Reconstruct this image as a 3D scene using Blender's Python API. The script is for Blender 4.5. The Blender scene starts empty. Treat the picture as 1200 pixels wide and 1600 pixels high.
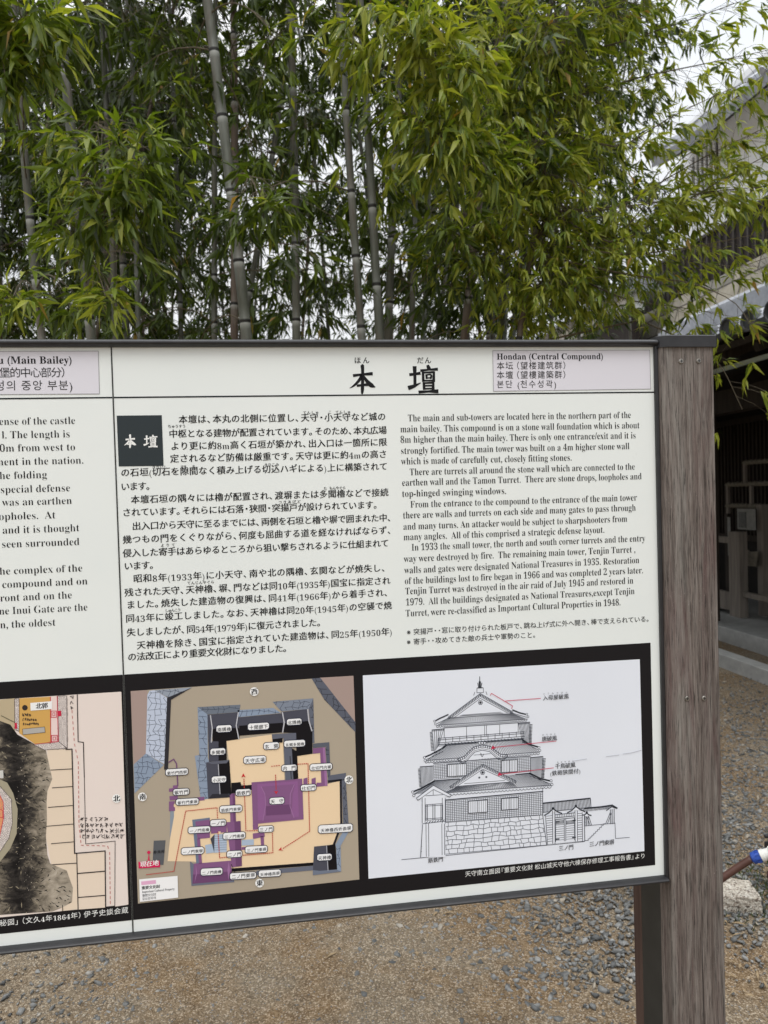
import bpy, bmesh, math, random
import numpy as np
from mathutils import Vector, Matrix
R_ = math.radians
C = bpy.context.scene.collection
SC = bpy.context.scene
rng = np.random.default_rng(7)
random.seed(7)

# ------------------------------------------------------------------ camera
F = 1150.4                                   # focal length in pixels of the 1200x1600 photograph
YAW, PITCH, ROLL = 0.14, -0.0223, 0.0292
EYE = np.array([0.2461, -1.1702, 1.55])
ZB = EYE[2] - 0.6631                         # height of the board's lower edge above the ground
def cam_axes(yaw, pitch, roll):
    cy, sy, cp, sp = math.cos(yaw), math.sin(yaw), math.cos(pitch), math.sin(pitch)
    f = np.array([sy * cp, cy * cp, sp]); r = np.array([cy, -sy, 0.0]); d = np.cross(f, r)
    cr, sr = math.cos(roll), math.sin(roll)
    return np.array([cr * r + sr * d, -sr * r + cr * d, f])
RM = cam_axes(YAW, PITCH, ROLL)
cam = bpy.data.cameras.new('camera')
cam.sensor_fit = 'VERTICAL'; cam.sensor_height = 32.0
cam.lens = F / 1600.0 * 32.0
cam.clip_start = 0.05; cam.clip_end = 2000
cam.dof.use_dof = True; cam.dof.focus_distance = 1.22; cam.dof.aperture_fstop = 9.0
cam_ob = bpy.data.objects.new('camera', cam); C.objects.link(cam_ob)
cam_ob.matrix_world = Matrix(((RM[0][0], -RM[1][0], -RM[2][0], EYE[0]), (RM[0][1], -RM[1][1], -RM[2][1], EYE[1]),
                              (RM[0][2], -RM[1][2], -RM[2][2], EYE[2]), (0, 0, 0, 1)))
SC.camera = cam_ob

# ------------------------------------------------------------------ overcast daylight
SUN_EL, SUN_AZ = 60.0, 190.0                 # degrees; azimuth clockwise from +Y, so the sun stands behind the viewer
w = bpy.data.worlds.new('World'); SC.world = w; w.use_nodes = True
nt = w.node_tree; nt.nodes.clear()
def wn(t, **k):
    n = nt.nodes.new(t)
    for a, b in k.items(): setattr(n, a, b)
    return n
out = wn('ShaderNodeOutputWorld'); bg = wn('ShaderNodeBackground'); sky = wn('ShaderNodeTexSky')
sky.sky_type = 'NISHITA'; sky.sun_disc = False
sky.sun_elevation = R_(SUN_EL); sky.sun_rotation = R_(SUN_AZ)
sky.air_density = 1.0; sky.dust_density = 3.0
hsv = wn('ShaderNodeHueSaturation'); hsv.inputs['Saturation'].default_value = 0.12
nt.links.new(sky.outputs[0], hsv.inputs['Color'])
tc = wn('ShaderNodeTexCoord'); mp = wn('ShaderNodeMapping'); mp.inputs['Scale'].default_value = (1, 1, 2.5)
nz = wn('ShaderNodeTexNoise'); nz.inputs['Scale'].default_value = 2.2; nz.inputs['Detail'].default_value = 5
nt.links.new(tc.outputs['Generated'], mp.inputs['Vector']); nt.links.new(mp.outputs[0], nz.inputs['Vector'])
cr = wn('ShaderNodeValToRGB'); nt.links.new(nz.outputs[0], cr.inputs[0])
cr.color_ramp.elements[0].position = 0.3; cr.color_ramp.elements[0].color = (0.80, 0.84, 0.90, 1)
cr.color_ramp.elements[1].position = 0.7; cr.color_ramp.elements[1].color = (1.0, 1.0, 1.0, 1)
veil = wn('ShaderNodeVectorMath', operation='SCALE'); veil.inputs['Scale'].default_value = 11.0
nt.links.new(cr.outputs[0], veil.inputs[0])
sepz = wn('ShaderNodeSeparateXYZ'); nt.links.new(tc.outputs['Generated'], sepz.inputs[0])
grad = wn('ShaderNodeMapRange'); grad.inputs[1].default_value = 0.0; grad.inputs[2].default_value = 1.0; grad.inputs[3].default_value = 8.6; grad.inputs[4].default_value = 34.0
pw = wn('ShaderNodeMath', operation='POWER'); pw.use_clamp = True; pw.inputs[1].default_value = 3.5; nt.links.new(sepz.outputs[2], pw.inputs[0]); nt.links.new(pw.outputs[0], grad.inputs[0]); nt.links.new(grad.outputs[0], veil.inputs['Scale'])
mx = wn('ShaderNodeMix', data_type='RGBA'); mx.inputs[0].default_value = 0.85
nt.links.new(hsv.outputs[0], mx.inputs[6]); nt.links.new(veil.outputs[0], mx.inputs[7])
nt.links.new(mx.outputs[2], bg.inputs[0]); bg.inputs[1].default_value = 0.12
nt.links.new(bg.outputs[0], out.inputs[0])
sun = bpy.data.lights.new('sun', 'SUN'); sun.energy = 0.9; sun.angle = R_(25); sun.color = (1.0, 0.97, 0.92)
sun_ob = bpy.data.objects.new('sun', sun); C.objects.link(sun_ob)
sa, se = R_(SUN_AZ), R_(SUN_EL)
sv = Vector((math.sin(sa) * math.cos(se), math.cos(sa) * math.cos(se), math.sin(se)))
sun_ob.rotation_euler = sv.to_track_quat('Z', 'Y').to_euler(); sun_ob.location = (0, -5, 12)
SC.view_settings.view_transform = 'Standard'; SC.view_settings.look = 'None'
SC.view_settings.exposure = 0.06; SC.view_settings.gamma = 1.0
SC.render.engine = 'CYCLES'
SC.cycles.use_denoising = True
SC.cycles.max_bounces = 8; SC.cycles.diffuse_bounces = 4; SC.cycles.transmission_bounces = 4

# ------------------------------------------------------------------ helpers
def ray(x, y): return RM.T @ np.array([(x - 600) / F, (y - 800) / F, 1.0])
def at_y(x, y, Y): d = ray(x, y); return EYE + d * (Y - EYE[1]) / d[1]
def at_x(x, y, X): d = ray(x, y); return EYE + d * (X - EYE[0]) / d[0]
def at_z(x, y, Z=0.0): d = ray(x, y); return EYE + d * (Z - EYE[2]) / d[2]
def at_depth(x, y, D): return EYE + ray(x, y) * D
def proj(P):
    q = RM @ (np.asarray(P, float) - EYE); return 600 + F * q[0] / q[2], 800 + F * q[1] / q[2], q[2]
def lin(c):
    c = c / 255.0
    return c / 12.92 if c <= 0.04045 else ((c + 0.055) / 1.055) ** 2.4
def ink(r, g, b, k=0.98):
    return (lin(r) * k, lin(g) * k, lin(b) * k, 1.0)

def tag(o, label, cat, group=None, kind=None):
    if label: o['label'] = label
    if cat: o['category'] = cat
    if group: o['group'] = group
    if kind: o['kind'] = kind
    return o
def thing(name, label, cat, loc=(0, 0, 0), group=None):
    o = bpy.data.objects.new(name, None); C.objects.link(o); o.location = [float(v) for v in loc]
    o.empty_display_size = 0.1
    return tag(o, label, cat, group)
def link(name, me, parent=None, mats=(), smooth=False):
    """all meshes are built in world coordinates; a part is shifted back by the place of its thing"""
    o = bpy.data.objects.new(name, me); C.objects.link(o)
    for m in mats: me.materials.append(m)
    if smooth: me.polygons.foreach_set('use_smooth', [True] * len(me.polygons))
    if parent is not None:
        o.parent = parent
        if parent.parent is None and parent.type == 'EMPTY': o.location = -parent.location
    return o
class MB:
    """collects vertices and faces of one mesh"""
    def __init__(s): s.v = []; s.f = []; s.m = []; s.n = 0; s.attr = {}
    def add(s, v, f, mi=0, **attr):
        v = np.asarray(v, float).reshape(-1, 3)
        s.v.append(v); s.f.append([tuple(int(i) + s.n for i in q) for q in f]); s.m.append([mi] * len(f))
        for k, a in attr.items(): s.attr.setdefault(k, {})[s.n] = np.broadcast_to(np.asarray(a, float), (len(v),))
        s.n += len(v)
    def box(s, lo, hi, mi=0, rot=None, ctr=None, bev=0.0):
        x0, y0, z0 = lo; x1, y1, z1 = hi
        v = np.array([(x0, y0, z0), (x1, y0, z0), (x1, y1, z0), (x0, y1, z0), (x0, y0, z1), (x1, y0, z1), (x1, y1, z1), (x0, y1, z1)], float)
        if rot is not None:
            c = v.mean(0) if ctr is None else np.array(ctr); v = (v - c) @ np.array(rot).T + c
        s.add(v, [(0, 3, 2, 1), (4, 5, 6, 7), (0, 1, 5, 4), (1, 2, 6, 5), (2, 3, 7, 6), (3, 0, 4, 7)], mi)
    def bar(s, a, b, w, h, mi=0, up=(0, 0, 1)):
        a, b = np.array(a, float), np.array(b, float); d = b - a; d /= np.linalg.norm(d)
        u = np.array(up, float)
        if abs(d @ u) > 0.95: u = np.array([1.0, 0, 0])
        r = np.cross(d, u); r /= np.linalg.norm(r); u = np.cross(r, d)
        v = [p + r * sx * w / 2 + u * sz * h / 2 for p in (a, b) for sx, sz in ((-1, -1), (1, -1), (1, 1), (-1, 1))]
        s.add(v, [(0, 1, 2, 3)[::-1], (4, 5, 6, 7), (0, 1, 5, 4), (1, 2, 6, 5), (2, 3, 7, 6), (3, 0, 4, 7)], mi)
    def tube(s, pts, rad, n=8, mi=0, cap=True, **attr):
        pts = np.asarray(pts, float); m = len(pts); rad = np.broadcast_to(np.asarray(rad, float), (m,))
        t = np.gradient(pts, axis=0); t /= np.linalg.norm(t, axis=1)[:, None] + 1e-12
        ref = np.array([0.31, 0.95, 0.05]) if abs(t[0] @ np.array([0.31, 0.95, 0.05])) < 0.9 else np.array([1.0, 0, 0])
        a = np.cross(t, ref); a /= np.linalg.norm(a, axis=1)[:, None]; b = np.cross(t, a)
        an = np.arange(n) * 2 * math.pi / n
        v = pts[:, None, :] + rad[:, None, None] * (np.cos(an)[None, :, None] * a[:, None, :] + np.sin(an)[None, :, None] * b[:, None, :])
        f = []
        for i in range(m - 1):
            for k in range(n):
                k2 = (k + 1) % n
                f.append((i * n + k, (i + 1) * n + k, (i + 1) * n + k2, i * n + k2))
        if cap: f += [tuple(range(n)), tuple(range((m - 1) * n, m * n))[::-1]]
        s.add(v.reshape(-1, 3), f, mi, **{k: np.repeat(np.broadcast_to(x, (m,)), n) for k, x in attr.items()})
    def build(s, name, mats, parent=None, smooth=False, bevel=0.0):
        me = bpy.data.meshes.new(name)
        v = np.concatenate(s.v); f = [q for b in s.f for q in b]
        me.from_pydata(v.tolist(), [], f)
        me.polygons.foreach_set('material_index', [i for b in s.m for i in b])
        for k, d in s.attr.items():
            arr = np.zeros(len(v))
            for st, a in d.items(): arr[st:st + len(a)] = a
            me.attributes.new(k, 'FLOAT', 'POINT').data.foreach_set('value', arr.astype(np.float32))
        me.update()
        o = link(name, me, parent, mats if isinstance(mats, (list, tuple)) else [mats], smooth)
        if bevel:
            b = o.modifiers.new('bevel', 'BEVEL'); b.width = bevel; b.segments = 2; b.limit_method = 'ANGLE'
        return o
def fast_mesh(name, v, tris, attrs=None):
    me = bpy.data.meshes.new(name)
    v = np.asarray(v, np.float32); tris = np.asarray(tris, np.int32)
    me.vertices.add(len(v)); me.vertices.foreach_set('co', v.ravel())
    me.loops.add(tris.size); me.loops.foreach_set('vertex_index', tris.ravel())
    me.polygons.add(len(tris)); me.polygons.foreach_set('loop_start', np.arange(0, tris.size, tris.shape[1], dtype=np.int32))
    me.update(calc_edges=True)
    for k, a in (attrs or {}).items():
        me.attributes.new(k, 'FLOAT', 'POINT').data.foreach_set('value', np.asarray(a, np.float32))
    return me

# ------------------------------------------------------------------ materials
class NT:
    def __init__(s, name):
        s.m = bpy.data.materials.new(name); s.m.use_nodes = True; s.t = s.m.node_tree; s.t.nodes.clear()
        s.o = s.n('ShaderNodeOutputMaterial'); s.p = s.n('ShaderNodeBsdfPrincipled'); s.l(s.p.outputs[0], s.o.inputs[0])
        s.tc = None
    def n(s, t, **k):
        x = s.t.nodes.new(t)
        for a, b in k.items(): setattr(x, a, b)
        return x
    def l(s, a, b): s.t.links.new(a, b)
    def coord(s, scale=(1, 1, 1)):
        if s.tc is None: s.tc = s.n('ShaderNodeTexCoord')
        m = s.n('ShaderNodeMapping'); m.inputs['Scale'].default_value = scale
        s.l(s.tc.outputs['Object'], m.inputs[0]); return m.outputs[0]
    def noise(s, scale, detail=4, rough=0.55, xyz=(1, 1, 1), dist=0.0):
        x = s.n('ShaderNodeTexNoise'); x.inputs['Scale'].default_value = scale; x.inputs['Detail'].default_value = detail
        x.inputs['Roughness'].default_value = rough; x.inputs['Distortion'].default_value = dist
        s.l(s.coord(xyz), x.inputs['Vector']); return x.outputs[0]
    def voro(s, scale, xyz=(1, 1, 1), feature='F1', out=0):
        x = s.n('ShaderNodeTexVoronoi'); x.feature = feature; x.inputs['Scale'].default_value = scale
        s.l(s.coord(xyz), x.inputs['Vector']); return x.outputs[out]
    def attr(s, name, out=2):
        x = s.n('ShaderNodeAttribute'); x.attribute_name = name; return x.outputs[out]
    def ramp(s, src, *stops, const=False):
        x = s.n('ShaderNodeValToRGB'); e = x.color_ramp.elements
        if const: x.color_ramp.interpolation = 'CONSTANT'
        while len(e) < len(stops): e.new(0.5)
        for q, (p, c) in zip(e, stops):
            q.position = p; q.color = (*c, 1) if not isinstance(c, (int, float)) else (c, c, c, 1)
        s.l(src, x.inputs[0]); return x.outputs[0]
    def mix(s, fac, a, b, mode='MIX'):
        x = s.n('ShaderNodeMix', data_type='RGBA', blend_type=mode)
        for v, k in ((fac, 0), (a, 6), (b, 7)):
            if isinstance(v, (int, float)): x.inputs[k].default_value = v if k == 0 else (v, v, v, 1)
            elif isinstance(v, tuple): x.inputs[k].default_value = (*v[:3], 1)
            else: s.l(v, x.inputs[k])
        return x.outputs[2]
    def math(s, op, a, b=0.0):
        x = s.n('ShaderNodeMath', operation=op)
        for v, k in ((a, 0), (b, 1)):
            if isinstance(v, (int, float)): x.inputs[k].default_value = v
            else: s.l(v, x.inputs[k])
        return x.outputs[0]
    def bump(s, h, strength=0.3, dist=0.002):
        x = s.n('ShaderNodeBump'); x.inputs['Strength'].default_value = strength; x.inputs['Distance'].default_value = dist
        s.l(h, x.inputs['Height']); s.l(x.outputs[0], s.p.inputs['Normal'])
    def set(s, color=None, rough=0.6, spec=0.5, metal=0.0):
        if color is not None:
            if isinstance(color, tuple): s.p.inputs['Base Color'].default_value = (*color[:3], 1)
            else: s.l(color, s.p.inputs['Base Color'])
        if isinstance(rough, (int, float)): s.p.inputs['Roughness'].default_value = rough
        else: s.l(rough, s.p.inputs['Roughness'])
        s.p.inputs['Specular IOR Level'].default_value = spec; s.p.inputs['Metallic'].default_value = metal
        return s.m
def plain(name, c1, c2, scale=20, rough=0.7, bump=0.2, dist=0.002, spec=0.4, metal=0.0, xyz=(1, 1, 1)):
    m = NT(name); n = m.noise(scale, 6, 0.6, xyz)
    m.bump(n, bump, dist)
    return m.set(m.ramp(n, (0.3, c1), (0.7, c2)), rough, spec, metal)

def mat_wood():
    m = NT('weathered_wood')
    g1 = m.noise(150, 7, 0.75, (1, 1, 0.03), 0.5); g2 = m.noise(420, 5, 0.75, (1, 1, 0.045)); st = m.noise(16, 5, 0.65, (1.8, 1.8, 0.14), 0.8)
    wv = m.noise(38, 4, 0.6, (1, 1, 0.05), 1.5)
    base = m.ramp(g1, (0.28, (0.055, 0.041, 0.035)), (0.44, (0.125, 0.101, 0.088)), (0.56, (0.185, 0.158, 0.14)), (0.74, (0.31, 0.278, 0.25)))
    c = m.mix(1.0, base, m.ramp(wv, (0.35, 0.78), (0.65, 1.12)), 'MULTIPLY')
    red = m.ramp(st, (0.54, 0.0), (0.70, 0.7)); c = m.mix(red, c, (0.105, 0.062, 0.058))
    pale = m.ramp(m.noise(11, 5, 0.65, (2.2, 2.2, 0.2), 0.6), (0.52, 0.0), (0.72, 0.55)); c = m.mix(pale, c, (0.27, 0.26, 0.235))
    c = m.mix(1.0, c, m.ramp(g2, (0.36, 0.3), (0.47, 0.95), (0.7, 1.3)), 'MULTIPLY')
    crack = m.ramp(m.noise(95, 3, 0.5, (1, 1, 0.012), 0.2), (0.285, 1.0), (0.315, 0.0)); c = m.mix(crack, c, (0.03, 0.024, 0.022))
    fl = m.ramp(m.noise(700, 3, 0.6, (1, 1, 0.35)), (0.64, 0.0), (0.74, 0.45)); fl2 = m.math('MULTIPLY', fl, m.ramp(m.noise(10, 3), (0.45, 0.0), (0.6, 1.0))); c = m.mix(fl2, c, (0.45, 0.43, 0.40))
    m.bump(m.math('ADD', g1, m.math('SUBTRACT', m.math('MULTIPLY', g2, 0.9), m.math('MULTIPLY', crack, 1.0))), 0.7, 0.0015)
    return m.set(c, 0.85, 0.25)
def mat_dark_wood(name, a, b):
    m = NT(name); g = m.noise(35, 5, 0.6, (1, 1, 0.06), 0.3)
    m.bump(g, 0.4, 0.002); return m.set(m.ramp(g, (0.3, a), (0.7, b)), 0.75, 0.3)
def mat_print():
    m = NT('printed_sheet'); a = m.attr('ink', 0)
    n = m.noise(5, 4); sm = m.ramp(n, (0.3, 0.965), (0.7, 1.0))
    return m.set(m.mix(1.0, a, sm, 'MULTIPLY'), 0.5, 0.15)
def mat_panel():
    m = NT('white_sheet'); n = m.noise(3.5, 5, 0.6); d = m.noise(60, 6, 0.7, (1, 1, 0.35))
    c = m.ramp(n, (0.3, (0.735, 0.772, 0.752)), (0.7, (0.775, 0.802, 0.775)))
    c = m.mix(m.ramp(d, (0.66, 0.0), (0.78, 0.25)), c, (0.5, 0.49, 0.44))
    return m.set(c, 0.4, 0.4)
def mat_leaf():
    m = NT('bamboo_leaf'); t = m.attr('tint')  # in the grove, tint also carries painted light and shade
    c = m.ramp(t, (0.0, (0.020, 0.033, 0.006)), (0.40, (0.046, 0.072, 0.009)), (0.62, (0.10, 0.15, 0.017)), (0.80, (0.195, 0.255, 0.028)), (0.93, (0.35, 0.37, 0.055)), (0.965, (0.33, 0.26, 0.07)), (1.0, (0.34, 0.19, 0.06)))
    m.set(c, 0.42, 0.45)
    tr = m.n('ShaderNodeBsdfTranslucent'); m.l(m.mix(1.0, c, (1.5, 1.5, 0.6), 'MULTIPLY'), tr.inputs[0])
    ms = m.n('ShaderNodeMixShader'); ms.inputs[0].default_value = 0.4
    m.l(m.p.outputs[0], ms.inputs[1]); m.l(tr.outputs[0], ms.inputs[2]); m.l(ms.outputs[0], m.o.inputs[0])
    return m.m
def mat_culm(name, c0, c1, c2):
    m = NT(name); g = m.noise(30, 5, 0.6, (1, 1, 0.12), 0.4); st = m.noise(6, 5, 0.7, (2.5, 2.5, 0.35), 0.6)
    c = m.ramp(g, (0.25, c0), (0.5, c1), (0.75, c2))
    c = m.mix(m.ramp(st, (0.5, 0.0), (0.66, 0.8)), c, (0.10, 0.075, 0.055))
    c = m.mix(m.attr('bloom'), c, (0.40, 0.41, 0.38)); c = m.mix(m.attr('ring'), c, (0.018, 0.016, 0.014))
    m.bump(g, 0.15, 0.001); return m.set(c, 0.5, 0.4)
def mat_ground():
    m = NT('gravelly_sand')
    big = m.noise(2.4, 6, 0.65); mid = m.noise(14, 5, 0.65); grit = m.voro(230, out=1); gd = m.voro(230, out=0)
    g2 = m.voro(120, out=1); g2d = m.voro(120, out=0)
    sand = m.ramp(mid, (0.3, (0.125, 0.073, 0.034)), (0.7, (0.29, 0.185, 0.09)))
    damp = m.ramp(big, (0.42, 0.0), (0.58, 1.0)); sand = m.mix(damp, sand, m.ramp(mid, (0.3, (0.17, 0.138, 0.10)), (0.7, (0.34, 0.285, 0.212))))
    sep = m.n('ShaderNodeSeparateColor'); m.l(grit, sep.inputs[0])
    gr = m.ramp(sep.outputs[0], (0.0, (0.045, 0.035, 0.026)), (0.35, (0.14, 0.105, 0.066)), (0.75, (0.29, 0.23, 0.155)), (1.0, (0.66, 0.58, 0.46)))
    c = m.mix(0.52, sand, gr)
    sep2 = m.n('ShaderNodeSeparateColor'); m.l(g2, sep2.inputs[0])
    peb = m.math('MULTIPLY', m.ramp(sep2.outputs[1], (0.80, 0.0), (0.82, 1.0)), m.ramp(g2d, (0.30, 1.0), (0.42, 0.0)))
    c = m.mix(peb, c, m.ramp(sep2.outputs[0], (0.0, (0.10, 0.105, 0.11)), (0.6, (0.21, 0.21, 0.21)), (1.0, (0.38, 0.35, 0.30))))
    h = m.math('ADD', m.math('MULTIPLY', mid, 1.2), m.math('SUBTRACT', m.math('MULTIPLY', peb, 0.6), m.math('MULTIPLY', gd, 0.9)))
    m.bump(h, 0.8, 0.004); c = m.mix(1.0, c, (0.93, 0.915, 0.90), 'MULTIPLY')
    return m.set(c, 0.9, 0.2)
def mat_stone():
    m = NT('grey_gravel'); t = m.attr('tint'); n = m.noise(60, 5, 0.6)
    c = m.ramp(t, (0.0, (0.085, 0.088, 0.088)), (0.5, (0.178, 0.180, 0.175)), (0.85, (0.30, 0.30, 0.29)), (0.93, (0.36, 0.31, 0.24)), (1.0, (0.40, 0.37, 0.32)))
    c = m.mix(1.0, c, m.ramp(n, (0.3, 0.7), (0.7, 1.15)), 'MULTIPLY'); m.bump(n, 0.5, 0.003)
    return m.set(c, 0.8, 0.3)
def mat_granite():
    m = NT('speckled_granite'); v = m.voro(190, out=1); s = m.n('ShaderNodeSeparateColor'); m.l(v, s.inputs[0])
    n = m.noise(120, 6, 0.7)
    c = m.ramp(s.outputs[0], (0.0, (0.14, 0.11, 0.085)), (0.25, (0.40, 0.34, 0.28)), (0.6, (0.62, 0.56, 0.47)), (1.0, (0.78, 0.74, 0.66)))
    m.bump(m.math('ADD', n, m.noise(25, 4)), 0.9, 0.01); return m.set(c, 0.9, 0.2)
def mat_tile():
    m = NT('silver_roof_tile'); n = m.noise(9, 5, 0.65); 
    m.bump(n, 0.2, 0.003); return m.set(m.ramp(n, (0.3, (0.25, 0.265, 0.30)), (0.7, (0.42, 0.44, 0.48))), 0.38, 0.5)
def mat_masonry():
    m = NT('cut_stone'); b = m.n('ShaderNodeTexBrick'); b.inputs['Scale'].default_value = 1.0
    b.inputs['Brick Width'].default_value = 0.75; b.inputs['Row Height'].default_value = 0.42; b.inputs['Mortar Size'].default_value = 0.02
    b.offset = 0.4; b.inputs['Color1'].default_value = (0.42, 0.39, 0.32, 1); b.inputs['Color2'].default_value = (0.30, 0.29, 0.26, 1)
    b.inputs['Mortar'].default_value = (0.12, 0.11, 0.1, 1)
    mp = m.n('ShaderNodeMapping'); tc = m.n('ShaderNodeTexCoord'); mp.inputs['Rotation'].default_value = (0, R_(-90), R_(-90))
    sx = m.n('ShaderNodeSeparateXYZ'); cx = m.n('ShaderNodeCombineXYZ'); m.l(tc.outputs['Object'], sx.inputs[0])
    m.l(m.math('ADD', sx.outputs[1], sx.outputs[0]), cx.inputs[0]); m.l(sx.outputs[2], cx.inputs[1])
    m.l(cx.outputs[0], b.inputs['Vector']); n = m.noise(5, 5, 0.6)
    c = m.mix(1.0, b.outputs[0], m.ramp(n, (0.3, 0.75), (0.7, 1.15)), 'MULTIPLY'); m.bump(b.outputs[1], -0.6, 0.02)
    return m.set(c, 0.85, 0.2)
M = dict(
    wood=mat_wood(), wood_back=mat_dark_wood('red_brown_wood', (0.055, 0.03, 0.025), (0.13, 0.085, 0.065)),
    frame=plain('black_frame_metal', (0.016, 0.016, 0.018), (0.028, 0.028, 0.03), 40, 0.38, 0.05, 0.001),
    steel=plain('dark_painted_steel', (0.018, 0.019, 0.018), (0.028, 0.029, 0.027), 25, 0.55, 0.05),
    panel=mat_panel(), printed=mat_print(), leaf=mat_leaf(),
    culm_grey=mat_culm('grey_culm', (0.060, 0.064, 0.048), (0.098, 0.104, 0.082), (0.148, 0.156, 0.126)),
    culm_brown=mat_culm('brown_culm', (0.075, 0.052, 0.035), (0.125, 0.088, 0.064), (0.165, 0.128, 0.096)),
    culm_olive=mat_culm('olive_culm', (0.05, 0.052, 0.036), (0.078, 0.08, 0.058), (0.115, 0.117, 0.09)),
    twig=plain('brown_twig', (0.06, 0.05, 0.03), (0.13, 0.10, 0.06), 60, 0.7),
    ground=mat_ground(), stone=mat_stone(), granite=mat_granite(), tile=mat_tile(), masonry=mat_masonry(),
    plaster=plain('white_plaster', (0.82, 0.85, 0.88), (0.88, 0.91, 0.94), 3, 0.85, 0.1),
    black_wood=mat_dark_wood('blackened_timber', (0.012, 0.01, 0.01), (0.04, 0.03, 0.026)),
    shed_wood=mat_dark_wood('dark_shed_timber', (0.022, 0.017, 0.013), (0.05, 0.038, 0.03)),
    grey_wood=mat_dark_wood('grey_bare_timber', (0.15, 0.13, 0.113), (0.27, 0.235, 0.20)),
    concrete=plain('concrete', (0.30, 0.305, 0.30), (0.42, 0.42, 0.41), 12, 0.85, 0.3, 0.003),
    teal=plain('pale_teal_metal', (0.58, 0.74, 0.71), (0.70, 0.84, 0.81), 10, 0.4, 0.05),
    hose=plain('red_brown_hose', (0.062, 0.026, 0.019), (0.098, 0.044, 0.032), 15, 0.5, 0.1),
    blue=plain('blue_plastic', (0.02, 0.06, 0.30), (0.035, 0.09, 0.38), 15, 0.4, 0.05),
    white_plastic=plain('white_plastic', (0.62, 0.62, 0.58), (0.74, 0.74, 0.70), 15, 0.4, 0.05),
    rust=plain('dark_red_pipe', (0.05, 0.022, 0.02), (0.10, 0.04, 0.035), 30, 0.6, 0.2),
    brass=plain('dull_screw', (0.20, 0.19, 0.17), (0.35, 0.33, 0.30), 80, 0.4, 0.1, metal=0.8),
    paper=plain('grey_paper', (0.19, 0.19, 0.18), (0.26, 0.26, 0.245), 20, 0.8, 0.1),
    photo=plain('dark_print', (0.04, 0.045, 0.045), (0.10, 0.10, 0.09), 30, 0.6, 0.05),
    cloth=plain('beige_cloth', (0.17, 0.15, 0.12), (0.26, 0.235, 0.19), 25, 0.9, 0.4, 0.004),
    litter=plain('dry_leaf', (0.20, 0.14, 0.075), (0.36, 0.27, 0.16), 60, 0.8, 0.2),
    rope=plain('straw_rope', (0.15, 0.135, 0.105), (0.25, 0.225, 0.18), 60, 0.9, 0.5, 0.003),
)
# ------------------------------------------------------------------ the printed writing and pictures: flat ink on the board's plane Y = 0
def bd(x, y):
    p = at_y(x, y, 0.0); return np.array([p[0], p[2]])
def px_scale(x, y):                                   # metres of board per photograph pixel there
    P = at_y(x, y, 0.0); return proj(P)[2] / F
def x_on_row(px, Z):                                  # board X where the row at height Z crosses the pixel column
    X = 0.4
    for _ in range(6):
        a = proj((X, 0, Z))[0]; b = proj((X + 1e-3, 0, Z))[0]; X += (px - a) / (b - a) * 1e-3
    return X
LAY = 0.00018
class Ink:
    def __init__(s): s.v = []; s.t = []; s.c = []; s.n = 0; s.k = 0
    def tri(s, xz, tris, col, lay):
        xz = np.asarray(xz, float); v = np.zeros((len(xz), 3)); v[:, 0] = xz[:, 0]; v[:, 1] = -LAY * lay - 0.0002; v[:, 2] = xz[:, 1]
        s.v.append(v); s.t.append(np.asarray(tris, int) + s.n); s.c.append(np.tile(col, (len(v), 1))); s.n += len(v)
    def poly(s, pts, col, lay, conv=None):            # pts in photograph pixels (through conv)
        pts = [conv(*p) if conv else p for p in pts]; xz = [bd(*p) for p in pts]
        from mathutils.geometry import tessellate_polygon
        t = tessellate_polygon([[Vector((a[0], a[1], 0)) for a in xz]])
        s.tri(xz, [tuple(q) for q in t], col, lay)
    def line(s, pts, wpx, col, lay, conv=None, closed=False):
        pts = [conv(*p) if conv else p for p in pts]; P = np.array([bd(*p) for p in pts])
        if closed: P = np.vstack([P, P[:1]])
        w = np.broadcast_to(np.asarray(wpx, float), (len(P),)) * px_scale(*pts[0]) / 2
        for i in range(len(P) - 1):
            a, b = P[i], P[i + 1]; d = b - a; L = np.linalg.norm(d)
            if L < 1e-7: continue
            d /= L; n = np.array([-d[1], d[0]]); a2 = a - d * w[i] * 0.6; b2 = b + d * w[i + 1] * 0.6
            s.k = (s.k + 1) % 9                            # neighbouring strokes never share a plane
            s.tri([a2 - n * w[i], b2 - n * w[i + 1], b2 + n * w[i + 1], a2 + n * w[i]], [(0, 1, 2), (0, 2, 3)], col, lay + s.k * 0.03)
    def dots(s, pts, wpx, gap, col, lay, conv=None):  # a dotted line
        P = np.array([conv(*p) if conv else p for p in pts], float)
        for a, b in zip(P[:-1], P[1:]):
            L = np.linalg.norm(b - a); k = max(1, int(L / gap))
            for i in range(k):
                q = a + (b - a) * (i / k); e = q + (b - a) / L * gap * 0.55
                s.line([q, e], wpx, col, lay)
    def disc(s, x, y, r, col, lay, n=20):
        s.poly([(x + r * math.cos(i * 2 * math.pi / n), y + r * math.sin(i * 2 * math.pi / n)) for i in range(n)], col, lay)
    def build(s, name, parent):
        v = np.concatenate(s.v); t = np.concatenate(s.t); c = np.concatenate(s.c)
        me = fast_mesh(name, v, t)
        me.color_attributes.new('ink', 'FLOAT_COLOR', 'POINT').data.foreach_set('color', c.astype(np.float32).ravel())
        return link(name, me, parent, [M['printed']])

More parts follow.
